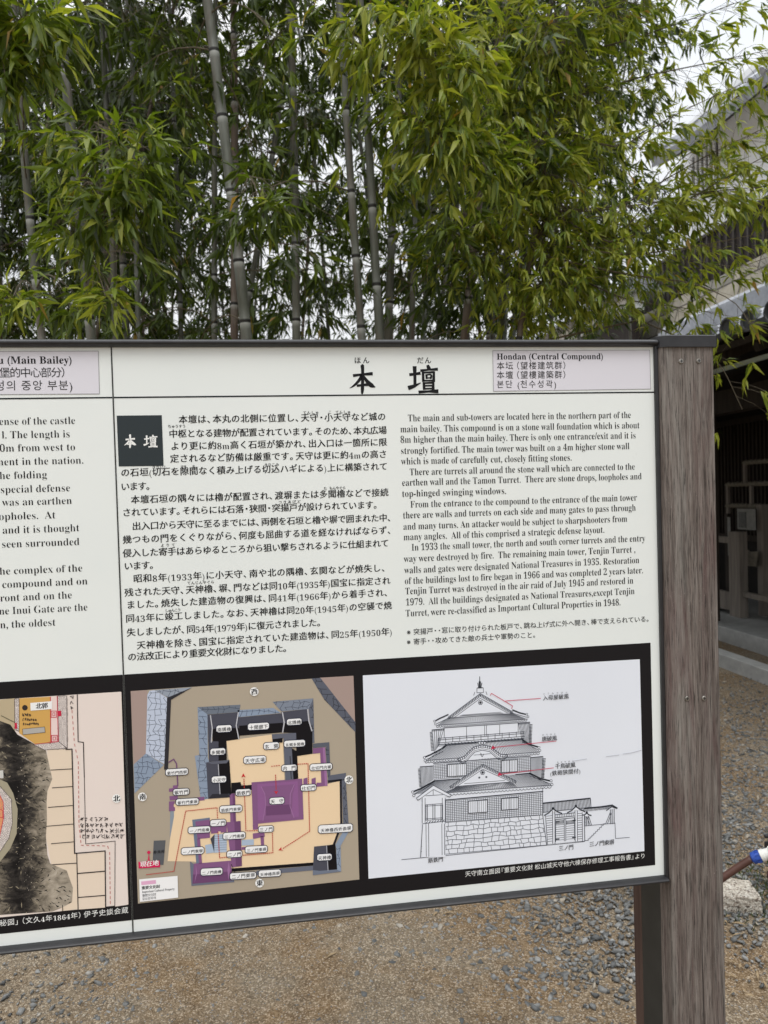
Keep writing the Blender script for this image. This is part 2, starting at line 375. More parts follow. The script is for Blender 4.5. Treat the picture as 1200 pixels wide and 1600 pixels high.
# -- glyph outlines: Blender's own built-in fonts, each glyph meshed once
def serif(ch):
    if 'A' <= ch <= 'Z': return chr(0x1D400 + ord(ch) - 65)
    if 'a' <= ch <= 'z': return chr(0x1D41A + ord(ch) - 97)
    if '0' <= ch <= '9': return chr(0x1D7CE + ord(ch) - 48)
    return ch
GL = {}
QUEUE = []
THIN = -0.009
def want(key):
    if key not in GL: GL[key] = None; QUEUE.append(key)
def key_of(ch, style):
    if ch in '.,/-' and style in ('reg', 'kai', 'thin'): return (ch, 0.004)
    if ch.isascii():
        if style == 'bold': return (serif(ch), 0.0)
        if style in ('reg', 'kai'): return (serif(ch), THIN)
        if style == 'thin': return (serif(ch), -0.0118)
        return (ch, 0.0)
    return (ch, 0.0)
def flush():
    obs = []
    def mk(body, off):
        c = bpy.data.curves.new('glyph', 'FONT'); c.body = body; c.offset = off; c.resolution_u = 2
        o = bpy.data.objects.new('glyph', c); C.objects.link(o); return o
    for k in QUEUE: obs.append((k, mk(k[0], k[1]), mk('H' + k[0] + 'H', 0.0)))
    hh = mk('HH', 0.0)
    dg = bpy.context.evaluated_depsgraph_get()
    def xmax(o):
        b = [c[0] for c in o.evaluated_get(dg).bound_box]; return max(b)
    w0 = xmax(hh)
    for k, o, o2 in obs:
        e = o.evaluated_get(dg); me = e.to_mesh(); me.calc_loop_triangles()
        v = np.zeros(len(me.vertices) * 3, np.float32); me.vertices.foreach_get('co', v)
        t = np.zeros(len(me.loop_triangles) * 3, np.int32); me.loop_triangles.foreach_get('vertices', t)
        e.to_mesh_clear()
        GL[k] = (v.reshape(-1, 3)[:, :2].astype(float), t.reshape(-1, 3), xmax(o2) - w0)
    for o in [q for k, a, b in obs for q in (a, b)] + [hh]:
        c = o.data; bpy.data.objects.remove(o); bpy.data.curves.remove(c)
    QUEUE.clear()
TODO = []
def T(inkset, text, xl, yb, xr, em, style, col, lay, thick=0.0):
    for ch in text:
        if ch != ' ': want(key_of(ch, style))
    TODO.append((inkset, text, xl, yb, xr, em, style, col, lay, thick))
HALF = {'、': 0.62, '。': 0.66, '・': 0.62, '（': 0.7, '）': 0.7, '『': 0.6, '』': 0.6, '「': 0.6, '」': 0.6, '‥': 0.8}
def set_text():
    flush()
    for inkset, text, xl, yb, xr, em, style, col, lay, thick in TODO:
        X0, Z0 = bd(xl, yb); E = em * px_scale(xl, yb)
        X1 = x_on_row(xr, Z0) if xr else None
        adv = []
        for ch in text:
            if ch == ' ': adv.append(0.26 if style != 'cjk' else 0.35)
            elif ch in HALF: adv.append(HALF[ch])
            else:
                a = GL[key_of(ch, style)][2]
                adv.append(a if ch.isascii() else 1.0)
        nat = sum(adv) * E
        sx, gap = 1.0, 0.0
        if X1 is not None:
            if style in ('reg', 'bold', 'thin'): sx = (X1 - X0) / nat
            elif len(text) > 1: gap = (X1 - X0 - nat) / (len(text) - 1)
        x = X0
        for ch, a in zip(text, adv):
            if ch != ' ':
                v, t, _ = GL[key_of(ch, style)]
                v = v.copy()
                if not ch.isascii():
                    if ch in HALF and ch in '（『「': v[:, 0] -= (1 - HALF[ch])
                    if ch in '・‥': v[:, 0] -= (1 - HALF[ch]) / 2
                    v[:, 1] += 0.08
                    if style == 'kai': v[:, 1] += 0.07 * (v[:, 0] - 0.5)
                xz = np.stack([x + v[:, 0] * E * sx, Z0 + v[:, 1] * E], 1)
                if len(t):
                    inkset.tri(xz, t, col, lay)
                    if thick and not ch.isascii(): inkset.tri(xz + np.array([thick * E, 0]), t, col, lay + 0.25)
            x += a * E * sx + gap
    TODO.clear()

BLACK = ink(26, 26, 28); WHITE = ink(236, 237, 234); RED = ink(190, 45, 60)
# ------------------------------------------------------------------ the board itself
H, W = 0.90, 0.877
XLEFT = -0.905
board = thing('information_board', 'white information board about the castle compound on a weathered wooden post', 'sign board', (0.9, 0.03, 0))
def sheet(name, x0, x1):
    b = MB(); b.box((x0, 0.0, ZB - 0.004), (x1, 0.004, ZB + H + 0.004)); return b.build(name, M['panel'], board)
panel = sheet('panel', 0.001, W + 0.002)
panel_l = sheet('panel', XLEFT, -0.001)
panel['label'] = 'panel headed with two large black characters, castle plan and tower drawing below'
panel_l['label'] = 'panel cut by the picture edge, with an old ink map below its English text'
b = MB(); b.box((XLEFT, 0.0042, ZB - 0.004), (W + 0.002, 0.018, ZB + H + 0.004)); b.build('backing', M['steel'], board)
def rail(z0, z1):                                        # half-round front, flat back
    n = 10; h = (z1 - z0) / 2; zc = (z0 + z1) / 2; v = []
    prof = [(0.024, -h), (0.0042, -h)] + [(0.0 - 0.013 * math.sin(a), -h * math.cos(a)) for a in np.linspace(0.12, math.pi - 0.12, n)] + [(0.0042, h), (0.024, h)]
    for X in (XLEFT - 0.01, W + 0.0025): v += [(X, y, zc + z) for y, z in prof]
    k = len(prof); f = [(i, (i + 1) % k, k + (i + 1) % k, k + i) for i in range(k)] + [tuple(range(k))[::-1], tuple(range(k, 2 * k))]
    b = MB(); b.add(v, f); return b.build('frame_rail', M['frame'], board, smooth=False)
rail(ZB + H, ZB + H + 0.0118); rail(ZB - 0.0098, ZB)
b = MB(); b.box((W, -0.006, ZB - 0.0085), (W + 0.0056, 0.022, ZB + H + 0.0105)); b.build('frame_side', M['frame'], board, bevel=0.0008)
b = MB(); b.box((-0.0009, -0.0009, ZB), (0.0009, 0.0002, ZB + H)); b.build('seam_strip', M['steel'], board)
# post: weathered planks front and back of a dark steel core
PX0, PX1, PTOP = 0.8832, 0.9805, ZB + H + 0.0005
def plank(name, x0, x1, y0, y1, z1, r, mat, front=True):
    n = 5; prof = []
    arc = lambda cx, cy, a0: [(cx + r * math.cos(a), cy + r * math.sin(a)) for a in np.linspace(a0, a0 + math.pi / 2, n)]
    prof += arc(x0 + r, y0 + r, math.pi) + arc(x1 - r, y0 + r, 1.5 * math.pi)
    prof += [(x1, y1), (x0, y1)]
    k = len(prof); v = [(x, y, z) for z in (-0.3, z1) for x, y in prof]
    f = [(i, (i + 1) % k, k + (i + 1) % k, k + i) for i in range(k)] + [tuple(range(k))[::-1], tuple(range(k, 2 * k))]
    b = MB(); b.add(v, f); o = b.build(name, mat, board, smooth=False); return o
post = plank('post', PX0, PX1, -0.014, 0.026, PTOP, 0.008, M['wood']); post['label'] = 'weathered grey-brown wooden post with a black metal cap'
b = MB(); b.box((PX0 + 0.001, 0.0265, -0.3), (PX1 - 0.006, 0.098, PTOP)); b.build('steel_core', M['steel'], board)
b = MB(); b.box((PX0 + 0.002, 0.0985, -0.3), (PX1, 0.134, PTOP)); b.build('back_plank', M['wood_back'], board, bevel=0.003)
def cap(x0, x1, y0, y1, z0, z1, r):
    n = 6; prof = []
    for cx, cy, a0 in ((x0 + r, y0 + r, math.pi), (x1 - 0.003, y0 + 0.003, 1.5 * math.pi)):
        rr = r if cx < (x0 + x1) / 2 else 0.003
        prof += [(cx + rr * math.cos(a), cy + rr * math.sin(a)) for a in np.linspace(a0, a0 + math.pi / 2, n)]
    prof += [(x1, y1), (x0, y1)]
    k = len(prof); cx, cy = (x0 + x1) / 2, (y0 + y1) / 2
    v = [(x, y, z0) for x, y in prof] + [(x, y, z1 - 0.0015) for x, y in prof] + [(x + (cx - x) * 0.02, y + (cy - y) * 0.02, z1) for x, y in prof]
    f = []
    for j in (0, 1): f += [(j * k + i, j * k + (i + 1) % k, (j + 1) * k + (i + 1) % k, (j + 1) * k + i) for i in range(k)]
    f += [tuple(range(k))[::-1], tuple(range(2 * k, 3 * k))]
    b = MB(); b.add(v, f); return b.build('post_cap', M['frame'], post)
cap(PX0 - 0.0035, PX1 + 0.0025, -0.018, 0.138, PTOP - 0.0035, PTOP + 0.0165, 0.016)
for (x, y) in ((1064, 564.5), (1091.5, 564), (1073.5, 1091.5), (1100, 1091)):      # cross-head screws
    P = at_y(x, y, -0.0145); b = MB(); rr = 0.0042
    ring = [(P[0] + rr * math.cos(a), -0.0152, P[2] + rr * math.sin(a)) for a in np.linspace(0, 2 * math.pi, 13)[:-1]]
    ring2 = [(P[0] + rr * .8 * math.cos(a), -0.0162, P[2] + rr * .8 * math.sin(a)) for a in np.linspace(0, 2 * math.pi, 13)[:-1]]
    back = [(q[0], -0.0135, q[2]) for q in ring]
    b.add(back + ring + ring2, [(i, (i + 1) % 12, 12 + (i + 1) % 12, 12 + i) for i in range(12)] + [(12 + i, 12 + (i + 1) % 12, 24 + (i + 1) % 12, 24 + i) for i in range(12)] + [tuple(range(24, 36))])
    b.box((P[0] - 0.0024, -0.0166, P[2] - 0.0005), (P[0] + 0.0024, -0.0161, P[2] + 0.0005), 1); b.box((P[0] - 0.0005, -0.0167, P[2] - 0.0024), (P[0] + 0.0005, -0.0162, P[2] + 0.0024), 1)
    b.build('screw', [M['brass'], M['frame']], post)
# the left-hand post stands outside the picture
b = MB(); b.box((XLEFT - 0.115, -0.014, -0.3), (XLEFT - 0.0105, 0.13, PTOP)); b.build('post', M['wood'], board, bevel=0.006)

# -- header: rule, big title, language labels
hd = Ink()
for x0, x1 in ((0.0012, W),):
    z = bd(600, 617)[1]; hd.tri([(x0, z - 0.0011), (x1, z - 0.0011), (x1, z + 0.0011), (x0, z + 0.0011)], [(0, 1, 2), (0, 2, 3)], ink(24, 30, 34), 1)
hd.build('header_rule', panel)
STROKES = {
 '本': [([(17, 37), (50, 33), (86, 30)], (7, 5, 8)), ([(49, 1), (51, 30), (50, 88), (47, 99)], (9, 7, 8, 1)),
       ([(48, 36), (36, 56), (18, 74), (1, 84)], (8, 7, 5, 1)), ([(53, 36), (66, 56), (82, 72), (99, 80)], (4, 8, 11, 2)), ([(31, 75), (50, 73), (68, 71)], (6, 5, 7))],
 '壇': [([(3, 33), (20, 31), (37, 28)], (7, 5, 7)), ([(19, 6), (20, 40), (20, 74)], (9, 7, 7)), ([(0, 82), (18, 76), (40, 64)], (10, 7, 2)),
       ([(66, 0), (70, 10)], (6, 9)), ([(42, 18), (70, 15), (99, 13)], (6, 4, 7)),
       ([(49, 25), (50, 57)], (6, 6)), ([(49, 26), (88, 24), (87, 57)], (4, 5, 7)), ([(50, 56), (87, 55)], (4, 4)),
       ([(61, 34), (62, 47)], (5, 5)), ([(61, 35), (77, 34), (76, 47)], (3, 4, 5)), ([(62, 46), (76, 45)], (3, 3)),
       ([(52, 64), (53, 87)], (6, 6)), ([(52, 65), (86, 63), (85, 87)], (4, 5, 7)), ([(53, 75), (85, 74)], (4, 4)), ([(53, 86), (85, 85)], (4, 4)),
       ([(36, 98), (68, 96), (100, 95)], (7, 5, 9))]}
def brush(inkset, ch, x0, y0, x1, y1, col, lay, k=1.0):
    sx, sy = (x1 - x0) / 100, (y1 - y0) / 100
    for pts, ws in STROKES[ch]:
        P = np.array(pts, float); n = len(P); tt = np.linspace(0, n - 1, (n - 1) * 4 + 1)
        if n > 2 and not (abs(P[1] - P[0]) @ np.array([1, 1]) > 0 and ch == '壇' and n == 3 and abs(P[2][1] - P[0][1]) > 15 and abs(P[2][0] - P[0][0]) > 10):
            q = np.stack([np.polyval(np.polyfit(np.arange(n), P[:, a], min(n - 1, 3)), tt) for a in (0, 1)], 1)
        else: q = np.stack([np.interp(tt, np.arange(n), P[:, a]) for a in (0, 1)], 1)
        wd = np.interp(tt, np.arange(n), ws) * k
        inkset.line([(x0 + a * sx, y0 + c * sy) for a, c in q], wd * (sx + sy) / 2, col, lay)
tt, tt2 = Ink(), Ink()
brush(tt, '本', 546, 571.5, 586.5, 613, BLACK, 1, 1.6); brush(tt2, '壇', 639.5, 571.5, 683.2, 613.4, BLACK, 1, 1.6)
T(tt, 'ほん', 553, 568.2, 577.5, 11.2, 'cjk', BLACK, 1, 0.03); T(tt2, 'だん', 651, 568.2, 674, 11.2, 'cjk', BLACK, 1, 0.03)
lp = Ink()
LILAC, EDGE = ink(219, 217, 224), ink(150, 150, 152)
lp.poly([(769.8, 548), (1015, 547), (1016.6, 607.8), (770.9, 611.3)], LILAC, 1)
lp.line([(769.8, 548), (1015, 547), (1016.6, 607.8), (770.9, 611.3)], 0.8, EDGE, 2, closed=True)
T(lp, 'Hondan (Central Compound)', 775.9, 561.8, 942.7, 13.6, 'bold', BLACK, 3)
T(lp, '本坛（望楼建筑群）', 775.9, 577.4, 888, 13.0, 'cjk', ink(40, 40, 42), 3); T(lp, '本壇（望樓建築群）', 775.9, 591.9, 888, 13.0, 'cjk', ink(40, 40, 42), 3)
T(lp, '본단 (천수성곽)', 775.9, 606.4, 869.5, 13.0, 'cjk', ink(50, 50, 52), 3)
ll = Ink()
ll.poly([(-160, 549.6), (153.7, 548.6), (155.5, 615.4), (-160, 617.5)], LILAC, 1); ll.line([(-160, 549.6), (153.7, 548.6), (155.5, 615.4), (-160, 617.5)], 0.9, EDGE, 2, closed=True)
T(ll, 'u (Main Bailey)', -3.5, 568.4, 113.3, 16.6, 'bold', BLACK, 3)
T(ll, '堡的中心部分）', -1, 590, 108, 17.0, 'cjk', ink(40, 40, 42), 3); T(ll, '성의 중앙 부분)', -8, 610.3, 114.5, 17.0, 'cjk', ink(50, 50, 52), 3)

# -- black square with the compound's name
sq = Ink()
sq.poly([(182.4, 649.5), (252.8, 648.7), (255.7, 727.9), (185.6, 728.9)], ink(50, 57, 60), 1)
brush(sq, '本', 193.9, 679.9, 212.8, 698.8, WHITE, 2, 1.9); brush(sq, '壇', 225.4, 680, 245.5, 698.6, WHITE, 2, 1.5)

# -- Japanese text
jp = Ink()
for t, x, y, xr in (
 ('本壇は、本丸の北側に位置し、天守・小天守など城の', 278.9, 661.7, 602.8), ('中枢となる建物が配置されています。そのため、本丸広場', 263.6, 684.1, 604.3),
 ('より更に約8m高く石垣が築かれ、出入口は一箇所に限', 266.2, 703.4, 604.7), ('定されるなど防備は厳重です。天守は更に約4mの高さ', 265.5, 722.9, 604.7),
 ('の石垣(切石を隙間なく積み上げる切込ハギによる)上に構築されて', 188.4, 744.8, 605.5), ('います。', 188.4, 766.6, 237.5),
 ('本壇石垣の隅々には櫓が配置され、渡塀または多聞櫓などで接続', 204.1, 787, 607), ('されています。それらには石落・狭間・突揚戸が設けられています。', 190.7, 807.2, 592),
 ('出入口から天守に至るまでには、両側を石垣と櫓や塀で囲まれた中、', 206, 828.4, 613), ('幾つもの門をくぐりながら、何度も屈曲する道を経なければならず、', 191.5, 849.5, 613),
 ('侵入した寄手はあらゆるところから狙い撃ちされるように仕組まれて', 191.5, 870.8, 607.7), ('います。', 193.4, 890.8, 243),
 ('昭和8年(1933年)に小天守、南や北の隅櫓、玄関などが焼失し、', 208, 910.3, 604), ('残された天守、天神櫓、塀、門などは同10年(1935年)国宝に指定され', 194.2, 932.2, 610),
 ('ました。焼失した建造物の復興は、同41年(1966年)から着手され、', 197.2, 951.4, 608), ('同43年に竣工しました。なお、天神櫓は同20年(1945年)の空襲で焼', 196.1, 972.8, 612.4),
 ('失しましたが、同54年(1979年)に復元されました。', 197.6, 994.6, 503.9), ('天神櫓を除き、国宝に指定されていた建造物は、同25年(1950年)', 213.3, 1014.6, 613.1),
 ('の法改正により重要文化財になりました。', 199.2, 1032.9, 451)):
    T(jp, t, x, y, xr, 14.0, 'kai', BLACK, 1, 0.04)
c2 = lambda x, y: (180 + x / 2.609, 530 + y / 2.609)
c5 = lambda x, y: (180 + x / 2.609, 840 + y / 2.609)
for t, c, x, y, xr in (('てんしゅ', c2, 765, 306, 830), ('こ', c2, 868, 304, None), ('てんしゅ', c2, 897, 304, 960), ('ちゅうすう', c2, 214, 362, 288), ('きりいし', c2, 150, 529, 213),
                      ('すき', c2, 265, 527, 292), ('ま', c2, 312, 526, None), ('きりこみ', c2, 607, 519, 668), ('た', c2, 849, 615, None), ('もんやぐら', c2, 872, 614, 940), ('つきあげど', c2, 665, 671, 756),
                      ('よりて', c5, 185, 38, 244), ('てんじんやぐら', c5, 293, 192, 404), ('しゅんこう', c5, 203, 304, 268)):
    X, Y = c(x, y); T(jp, t, X, Y, c(xr, y)[0] if xr else None, 5.6, 'cjk', BLACK, 1, 0.04)
# -- English text of the right-hand panel, and its two notes
en = Ink()
for t, x, y, xr in (
 ('The main and sub-towers are located here in the northern part of the', 637.2, 658.4, 986), ('main bailey. This compound is on a stone wall foundation which is about', 625.3, 675.6, 999.4),
 ('8m higher than the main bailey. There is only one entrance/exit and it is', 625.3, 692.1, 993.6), ('strongly fortified. The main tower was built on a 4m higher stone wall', 626, 709.4, 983.7),
 ('which is made of carefully cut, closely fitting stones.', 626.8, 725.9, 893.6), ('There are turrets all around the stone wall which are connected to the', 639.9, 742.7, 992.1),
 ('earthen wall and the Tamon Turret.  There are stone drops, loopholes and', 628, 759.2, 1002.8), ('top-hinged swinging windows.', 628, 776.5, 791.3),
 ('From the entrance to the compound to the entrance of the main tower', 641, 793.3, 995.2), ('there are walls and turrets on each side and many gates to pass through', 629.5, 810.2, 993.6),
 ('and many turns. An attacker would be subject to sharpshooters from', 629.9, 827.8, 980.2), ('many angles.  All of this comprised a strategic defense layout.', 630.3, 844.3, 944.6),
 ('In 1933 the small tower, the north and south corner turrets and the entry', 642.9, 860.3, 1008.2), ('way were destroyed by fire.  The remaining main tower, Tenjin Turret ,', 631, 878.3, 993),
 ('walls and gates were designated National Treasures in 1935. Restoration', 631.8, 896, 999), ('of the buildings lost to fire began in 1966 and was completed 2 years later.', 632.2, 912.8, 1005.1),
 ('Tenjin Turret was destroyed in the air raid of July 1945 and restored in', 633, 928.9, 989.8), ('1979.  All the buildings designated as National Treasures,except Tenjin', 633.7, 946.2, 991.7),
 ('Turret, were re-classified as Important Cultural Properties in 1948.', 633.7, 963.4, 969.9)):
    T(en, t, x, y, xr, 15.6, 'reg', BLACK, 1)
T(en, '※突揚戸・・窓に取り付けられた板戸で、跳ね上げ式に外へ開き、棒で支えられている。', 635.3, 992.6, 1016, 10.6, 'cjk', BLACK, 1, 0.015)
T(en, '※寄手・・攻めてきた敵の兵士や軍勢のこと。', 635.3, 1008, 839, 10.6, 'cjk', BLACK, 1, 0.015)
le, le2 = Ink(), Ink()
for t, x, y, xr in (('ense of the castle', -1.5, 664.1, 118.1), ('l. The length is', 2.5, 685.2, 110), ('0m from west to', -1, 706, 118.1), ('nent in the nation.', -3.5, 727.3, 131.2), ('he folding', -1, 748.7, 74),
                   ('special defense', 0.5, 770.5, 110.3), ('was an earthen', 3.5, 790.5, 113), ('opholes.  At', -2, 812.7, 87.3), ('and it is thought', 3.7, 834, 124.5), ('seen surrounded', 2.5, 856, 124.8),
                   ('he complex of the', -1, 898.1, 129.4), ('compound and on', 3.2, 918.9, 137.5), ('ront and on the', 0, 940, 113), ('ne Inui Gate are the', -1.5, 960.5, 137.4), ('n, the oldest', 0, 981.9, 87.4)):
    T(le if y < 870 else le2, t, x, y, xr, 17.0, 'thin', BLACK, 1)

# ------------------------------------------------------------------ black picture band
def m_(x, y): return (190 + x / 4.21, 1050 + y / 4.21)
def m3(x, y): return m_(x + 757.8, y)
def k_(x, y): return (560 + x / 4.444, 1030 + y / 4.444)
def k5(x, y): return k_(x + 977.8, y)
def n_(x, y): return (x / 3.636, 1060 + y / 3.636)
INKB = ink(28, 26, 28)
mp_, dr, om = Ink(), Ink(), Ink()
Z1, Z0_ = (bd(600, 1028.6)[1] + bd(1016, 1004.9)[1]) / 2, (bd(207.5, 1438)[1] + bd(1025, 1350.7)[1]) / 2
XB = bd(1020, 1180)[0]
bnd = Ink(); bnd.tri([(0.0012, Z0_), (XB, Z0_), (XB, Z1), (0.0012, Z1)], [(0, 1, 2), (0, 2, 3)], INKB, 1); bnd.build('black_band', panel)
bnd = Ink(); bnd.tri([(XLEFT + 0.02, Z0_), (-0.0012, Z0_), (-0.0012, Z1), (XLEFT + 0.02, Z1)], [(0, 1, 2), (0, 2, 3)], INKB, 1)
T(bnd, '秘図」（文久4年1864年）伊予史談会蔵', -0.5, 1447.2, 201, 11.0, 'kai', WHITE, 2)
LB = bnd

# -- plan of the compound
TAN, PINKT = ink(172, 160, 142), ink(166, 146, 138)
PEACH, STL, STM, STD, ROOF, BLK = ink(234, 208, 172), ink(190, 199, 216), ink(140, 154, 174), ink(92, 96, 108), ink(76, 77, 88), ink(22, 20, 24)
PUR, PURD, PURL = ink(132, 90, 131), ink(110, 72, 110), ink(156, 112, 156)
LINE = ink(60, 66, 80)
corners = [(204.3, 1079.7), (552.2, 1055.9), (561.4, 1373.8), (215.7, 1411.5)]
mp_.poly(corners, TAN, 2)
P = lambda pts, col, lay, c=m_: mp_.poly(pts, col, lay, c)
P([(60, 125), (170, 118), (160, 535), (80, 607)], PINKT, 3); P([(545, 37), (767, 24), (778, 335)], PINKT, 3, m3)
def cracked(poly, col, lay, conv, step, lc=LINE, skew=0.0):
    """a wall of irregular stones: the filled outline and its joints"""
    poly = np.array(poly, float); P(poly, col, lay, conv)
    x0, y0 = poly.min(0); x1, y1 = poly.max(0)
    def inside(p):
        c = False; n = len(poly)
        for i in range(n):
            a, b_ = poly[i], poly[(i + 1) % n]
            if (a[1] > p[1]) != (b_[1] > p[1]) and p[0] < (b_[0] - a[0]) * (p[1] - a[1]) / (b_[1] - a[1]) + a[0]: c = not c
        return c
    nx, ny = max(2, int((x1 - x0) / step) + 2), max(2, int((y1 - y0) / step) + 2)
    g = np.zeros((nx, ny, 2))
    for i in range(nx):
        for j in range(ny):
            g[i, j] = (x0 + (i - 0.5 + (j % 2) * 0.5) * step + rng.uniform(-.28, .28) * step, y0 + (j - 0.3) * step + rng.uniform(-.25, .25) * step)
    for i in range(nx):
        for j in range(ny):
            for a, b_ in (((i, j), (i + 1, j)), ((i, j), (i, j + 1))):
                if b_[0] < nx and b_[1] < ny and rng.random() < 0.86:
                    p, q = g[a], g[b_]
                    if inside(p) and inside(q): mp_.line([p, q], 0.55, lc, lay + 0.5, conv)
                    elif inside(p) or inside(q):
                        if not inside(p): p, q = q, p
                        for s_ in (0.75, 0.5, 0.25):
                            e = p + (q - p) * s_
                            if inside(e): mp_.line([p, e], 0.55, lc, lay + 0.5, conv); break
cracked([(185, 122), (215, 118), (300, 168), (283, 605), (160, 535), (170, 150)], STL, 4, m_, 34)
cracked([(215, 118), (465, 100), (312, 170)], ink(150, 158, 170), 4, m_, 34)
cracked([(160, 535), (278, 610), (86, 797), (80, 607)], STM, 4, m_, 34)
P([(465, 100), (326, 182), (306, 640), (280, 640), (300, 168)], ink(48, 47, 52), 5)
cracked([(492, 42), (550, 38), (780, 330), (780, 395), (575, 180)], STD, 4, m3, 38, BLK)
# courtyards
P([(690, 452), (990, 410), (1062, 462), (1072, 712), (858, 750), (722, 728)], PEACH, 3)
P([(345, 868), (720, 808), (860, 758), (1358, 735), (1433, 715), (1450, 722), (1452, 1000), (1398, 1130), (1268, 1252), (720, 1292), (470, 1245), (303, 1243)], PEACH, 3)
P([(395, 550), (548, 532), (556, 745), (400, 765)], PEACH, 3, m3)
# black-roofed turrets
cracked([(500, 230), (782, 214), (775, 262), (565, 278)], ink(110, 118, 130), 4, m_, 36); cracked([(500, 230), (565, 278), (568, 560), (575, 590), (571, 832), (522, 842), (482, 550), (512, 545)], STM, 4, m_, 36)
P([(565, 280), (768, 264), (772, 368), (596, 372), (590, 590), (575, 590)], ROOF, 5); P([(596, 372), (772, 366), (776, 440), (690, 452), (600, 460)], BLK, 5)
mp_.line([(585, 285), (597, 370), (590, 460)], 1.6, ink(190, 190, 196), 6, m_); mp_.line([(768, 266), (754, 350), (772, 440)], 1.6, ink(190, 190, 196), 6, m_)
P([(575, 455), (638, 455), (638, 585), (575, 588)], ROOF, 5.3); P([(638, 455), (690, 450), (692, 578), (638, 582)], BLK, 5.3)
P([(557, 592), (710, 576), (722, 800), (700, 824), (570, 832)], ROOF, 6); P([(640, 586), (710, 576), (722, 798), (648, 800)], BLK, 6.5)
P([(570, 832), (598, 800), (700, 798), (716, 822)], ink(48, 47, 54), 7); P([(557, 592), (596, 604), (690, 598), (710, 576)], ink(96, 98, 110), 7)
mp_.line([(636, 606), (648, 800)], 1.2, ink(175, 176, 184), 7.4, m_)
P([(722, 728), (783, 722), (787, 746), (862, 740), (862, 772), (722, 798)], BLK, 5)
cracked([(5, 250), (240, 235), (290, 268), (10, 296)], STM, 4, m3, 36); P([(10, 298), (300, 270), (300, 332), (15, 352)], ROOF, 5, m3); P([(15, 352), (300, 332), (300, 396), (15, 418)], BLK, 5, m3)
cracked([(235, 195), (503, 172), (472, 242), (292, 258)], ink(128, 136, 150), 4, m3, 36); cracked([(503, 172), (511, 465), (496, 467), (472, 242)], ink(100, 104, 116), 4, m3, 36, BLK)
P([(292, 262), (468, 242), (474, 322), (300, 336)], ROOF, 6, m3); P([(300, 336), (474, 320), (497, 360), (497, 536), (392, 552), (390, 400), (300, 396)], BLK, 6, m3)
mp_.line([(300, 265), (312, 330), (302, 395)], 1.8, ink(190, 190, 196), 7, m3); mp_.line([(466, 245), (474, 320), (494, 385)], 1.8, ink(190, 190, 196), 7, m3)
P([(230, 408), (390, 398), (392, 470), (310, 474), (308, 432), (300, 436), (300, 462), (236, 462)], ink(98, 101, 114), 7, m3); P([(236, 440), (300, 432), (300, 462), (236, 462)], BLK, 7.2, m3)
P([(308, 470), (362, 470), (372, 704), (320, 710)], ink(98, 101, 114), 7, m3); P([(362, 500), (396, 520), (404, 700), (372, 704)], BLK, 7, m3); mp_.line([(350, 552), (358, 700)], 1.0, BLK, 7.5, m3)
# purple, protected buildings
P([(97, 724), (430, 699), (439, 967), (106, 999)], PUR, 6, m3); P([(135, 735), (400, 716), (408, 950), (140, 975)], ink(142, 94, 142), 6.5, m3)
P([(160, 752), (385, 735), (368, 800), (362, 930), (385, 960), (165, 975), (190, 930), (190, 815)], PUR, 7, m3); P([(192, 880), (356, 868), (355, 932), (192, 942)], PURD, 7.4, m3)
for pts in ([(160, 752), (185, 800), (190, 870), (172, 975)], [(378, 738), (352, 800), (350, 880), (376, 955)]): mp_.line(pts, 1.2, PURL, 7.6, m3)
P([(500, 470), (608, 460), (616, 672), (600, 692), (590, 490), (500, 498)], ink(92, 95, 106), 5, m3); cracked([(583, 494), (606, 490), (612, 670), (598, 690)], ink(92, 95, 106), 5.4, m3, 34, BLK)
P([(500, 500), (580, 494), (597, 746), (525, 753), (525, 726), (556, 726), (549, 531), (500, 536)], PUR, 6, m3); P([(565, 496), (580, 494), (597, 746), (580, 748)], PURL, 6.4, m3)
for x in (438, 492): P([(x, 700), (x + 26, 692), (x + 28, 748), (x, 750)], PUR, 6, m3)
P([(600, 680), (718, 662), (716, 705), (688, 712), (600, 712)], ink(96, 99, 112), 5, m3); P([(598, 712), (690, 702), (694, 1000), (645, 1136), (632, 1130), (680, 1000), (676, 716), (600, 728)], ink(38, 36, 42), 5, m3)
cracked([(688, 708), (716, 700), (735, 995), (700, 1000)], ink(100, 104, 116), 5, m3, 34, BLK); P([(698, 1050), (735, 1050), (682, 1142), (644, 1142)], STM, 5, m3)
P([(508, 1146), (625, 1134), (655, 1296), (655, 1306), (500, 1320)], ROOF, 6, m3); P([(592, 1140), (648, 1128), (660, 1296), (600, 1302)], BLK, 6.4, m3); mp_.line([(590, 1140), (600, 1302)], 1.2, ink(170, 171, 180), 6.8, m3)
cracked([(652, 1142), (682, 1140), (686, 1310), (660, 1312)], STM, 5, m3, 32); P([(500, 1300), (545, 1305), (655, 1296), (686, 1310), (500, 1334)], ink(112, 120, 136), 6.9, m3)
P([(720, 1290), (1270, 1250), (1270, 1270), (720, 1312)], BLK, 5); P([(886, 1306), (1262, 1272), (1262, 1302), (890, 1334)], ink(104, 108, 122), 5)
P([(450, 1243), (476, 1262), (470, 1390), (740, 1366), (742, 1380), (460, 1405)], ink(108, 112, 128), 5); P([(476, 1258), (722, 1238), (726, 1368), (466, 1390)], PUR, 6); P([(470, 1330), (724, 1308), (726, 1368), (466, 1390)], PURD, 6.4)
P([(488, 1260), (498, 1320), (480, 1385), (490, 1320)], PURL, 7); P([(706, 1242), (714, 1300), (704, 1366), (696, 1300)], PURL, 7)
P([(465, 970), (580, 956), (582, 972), (486, 984), (517, 1256), (492, 1258)], ink(110, 120, 142), 5)
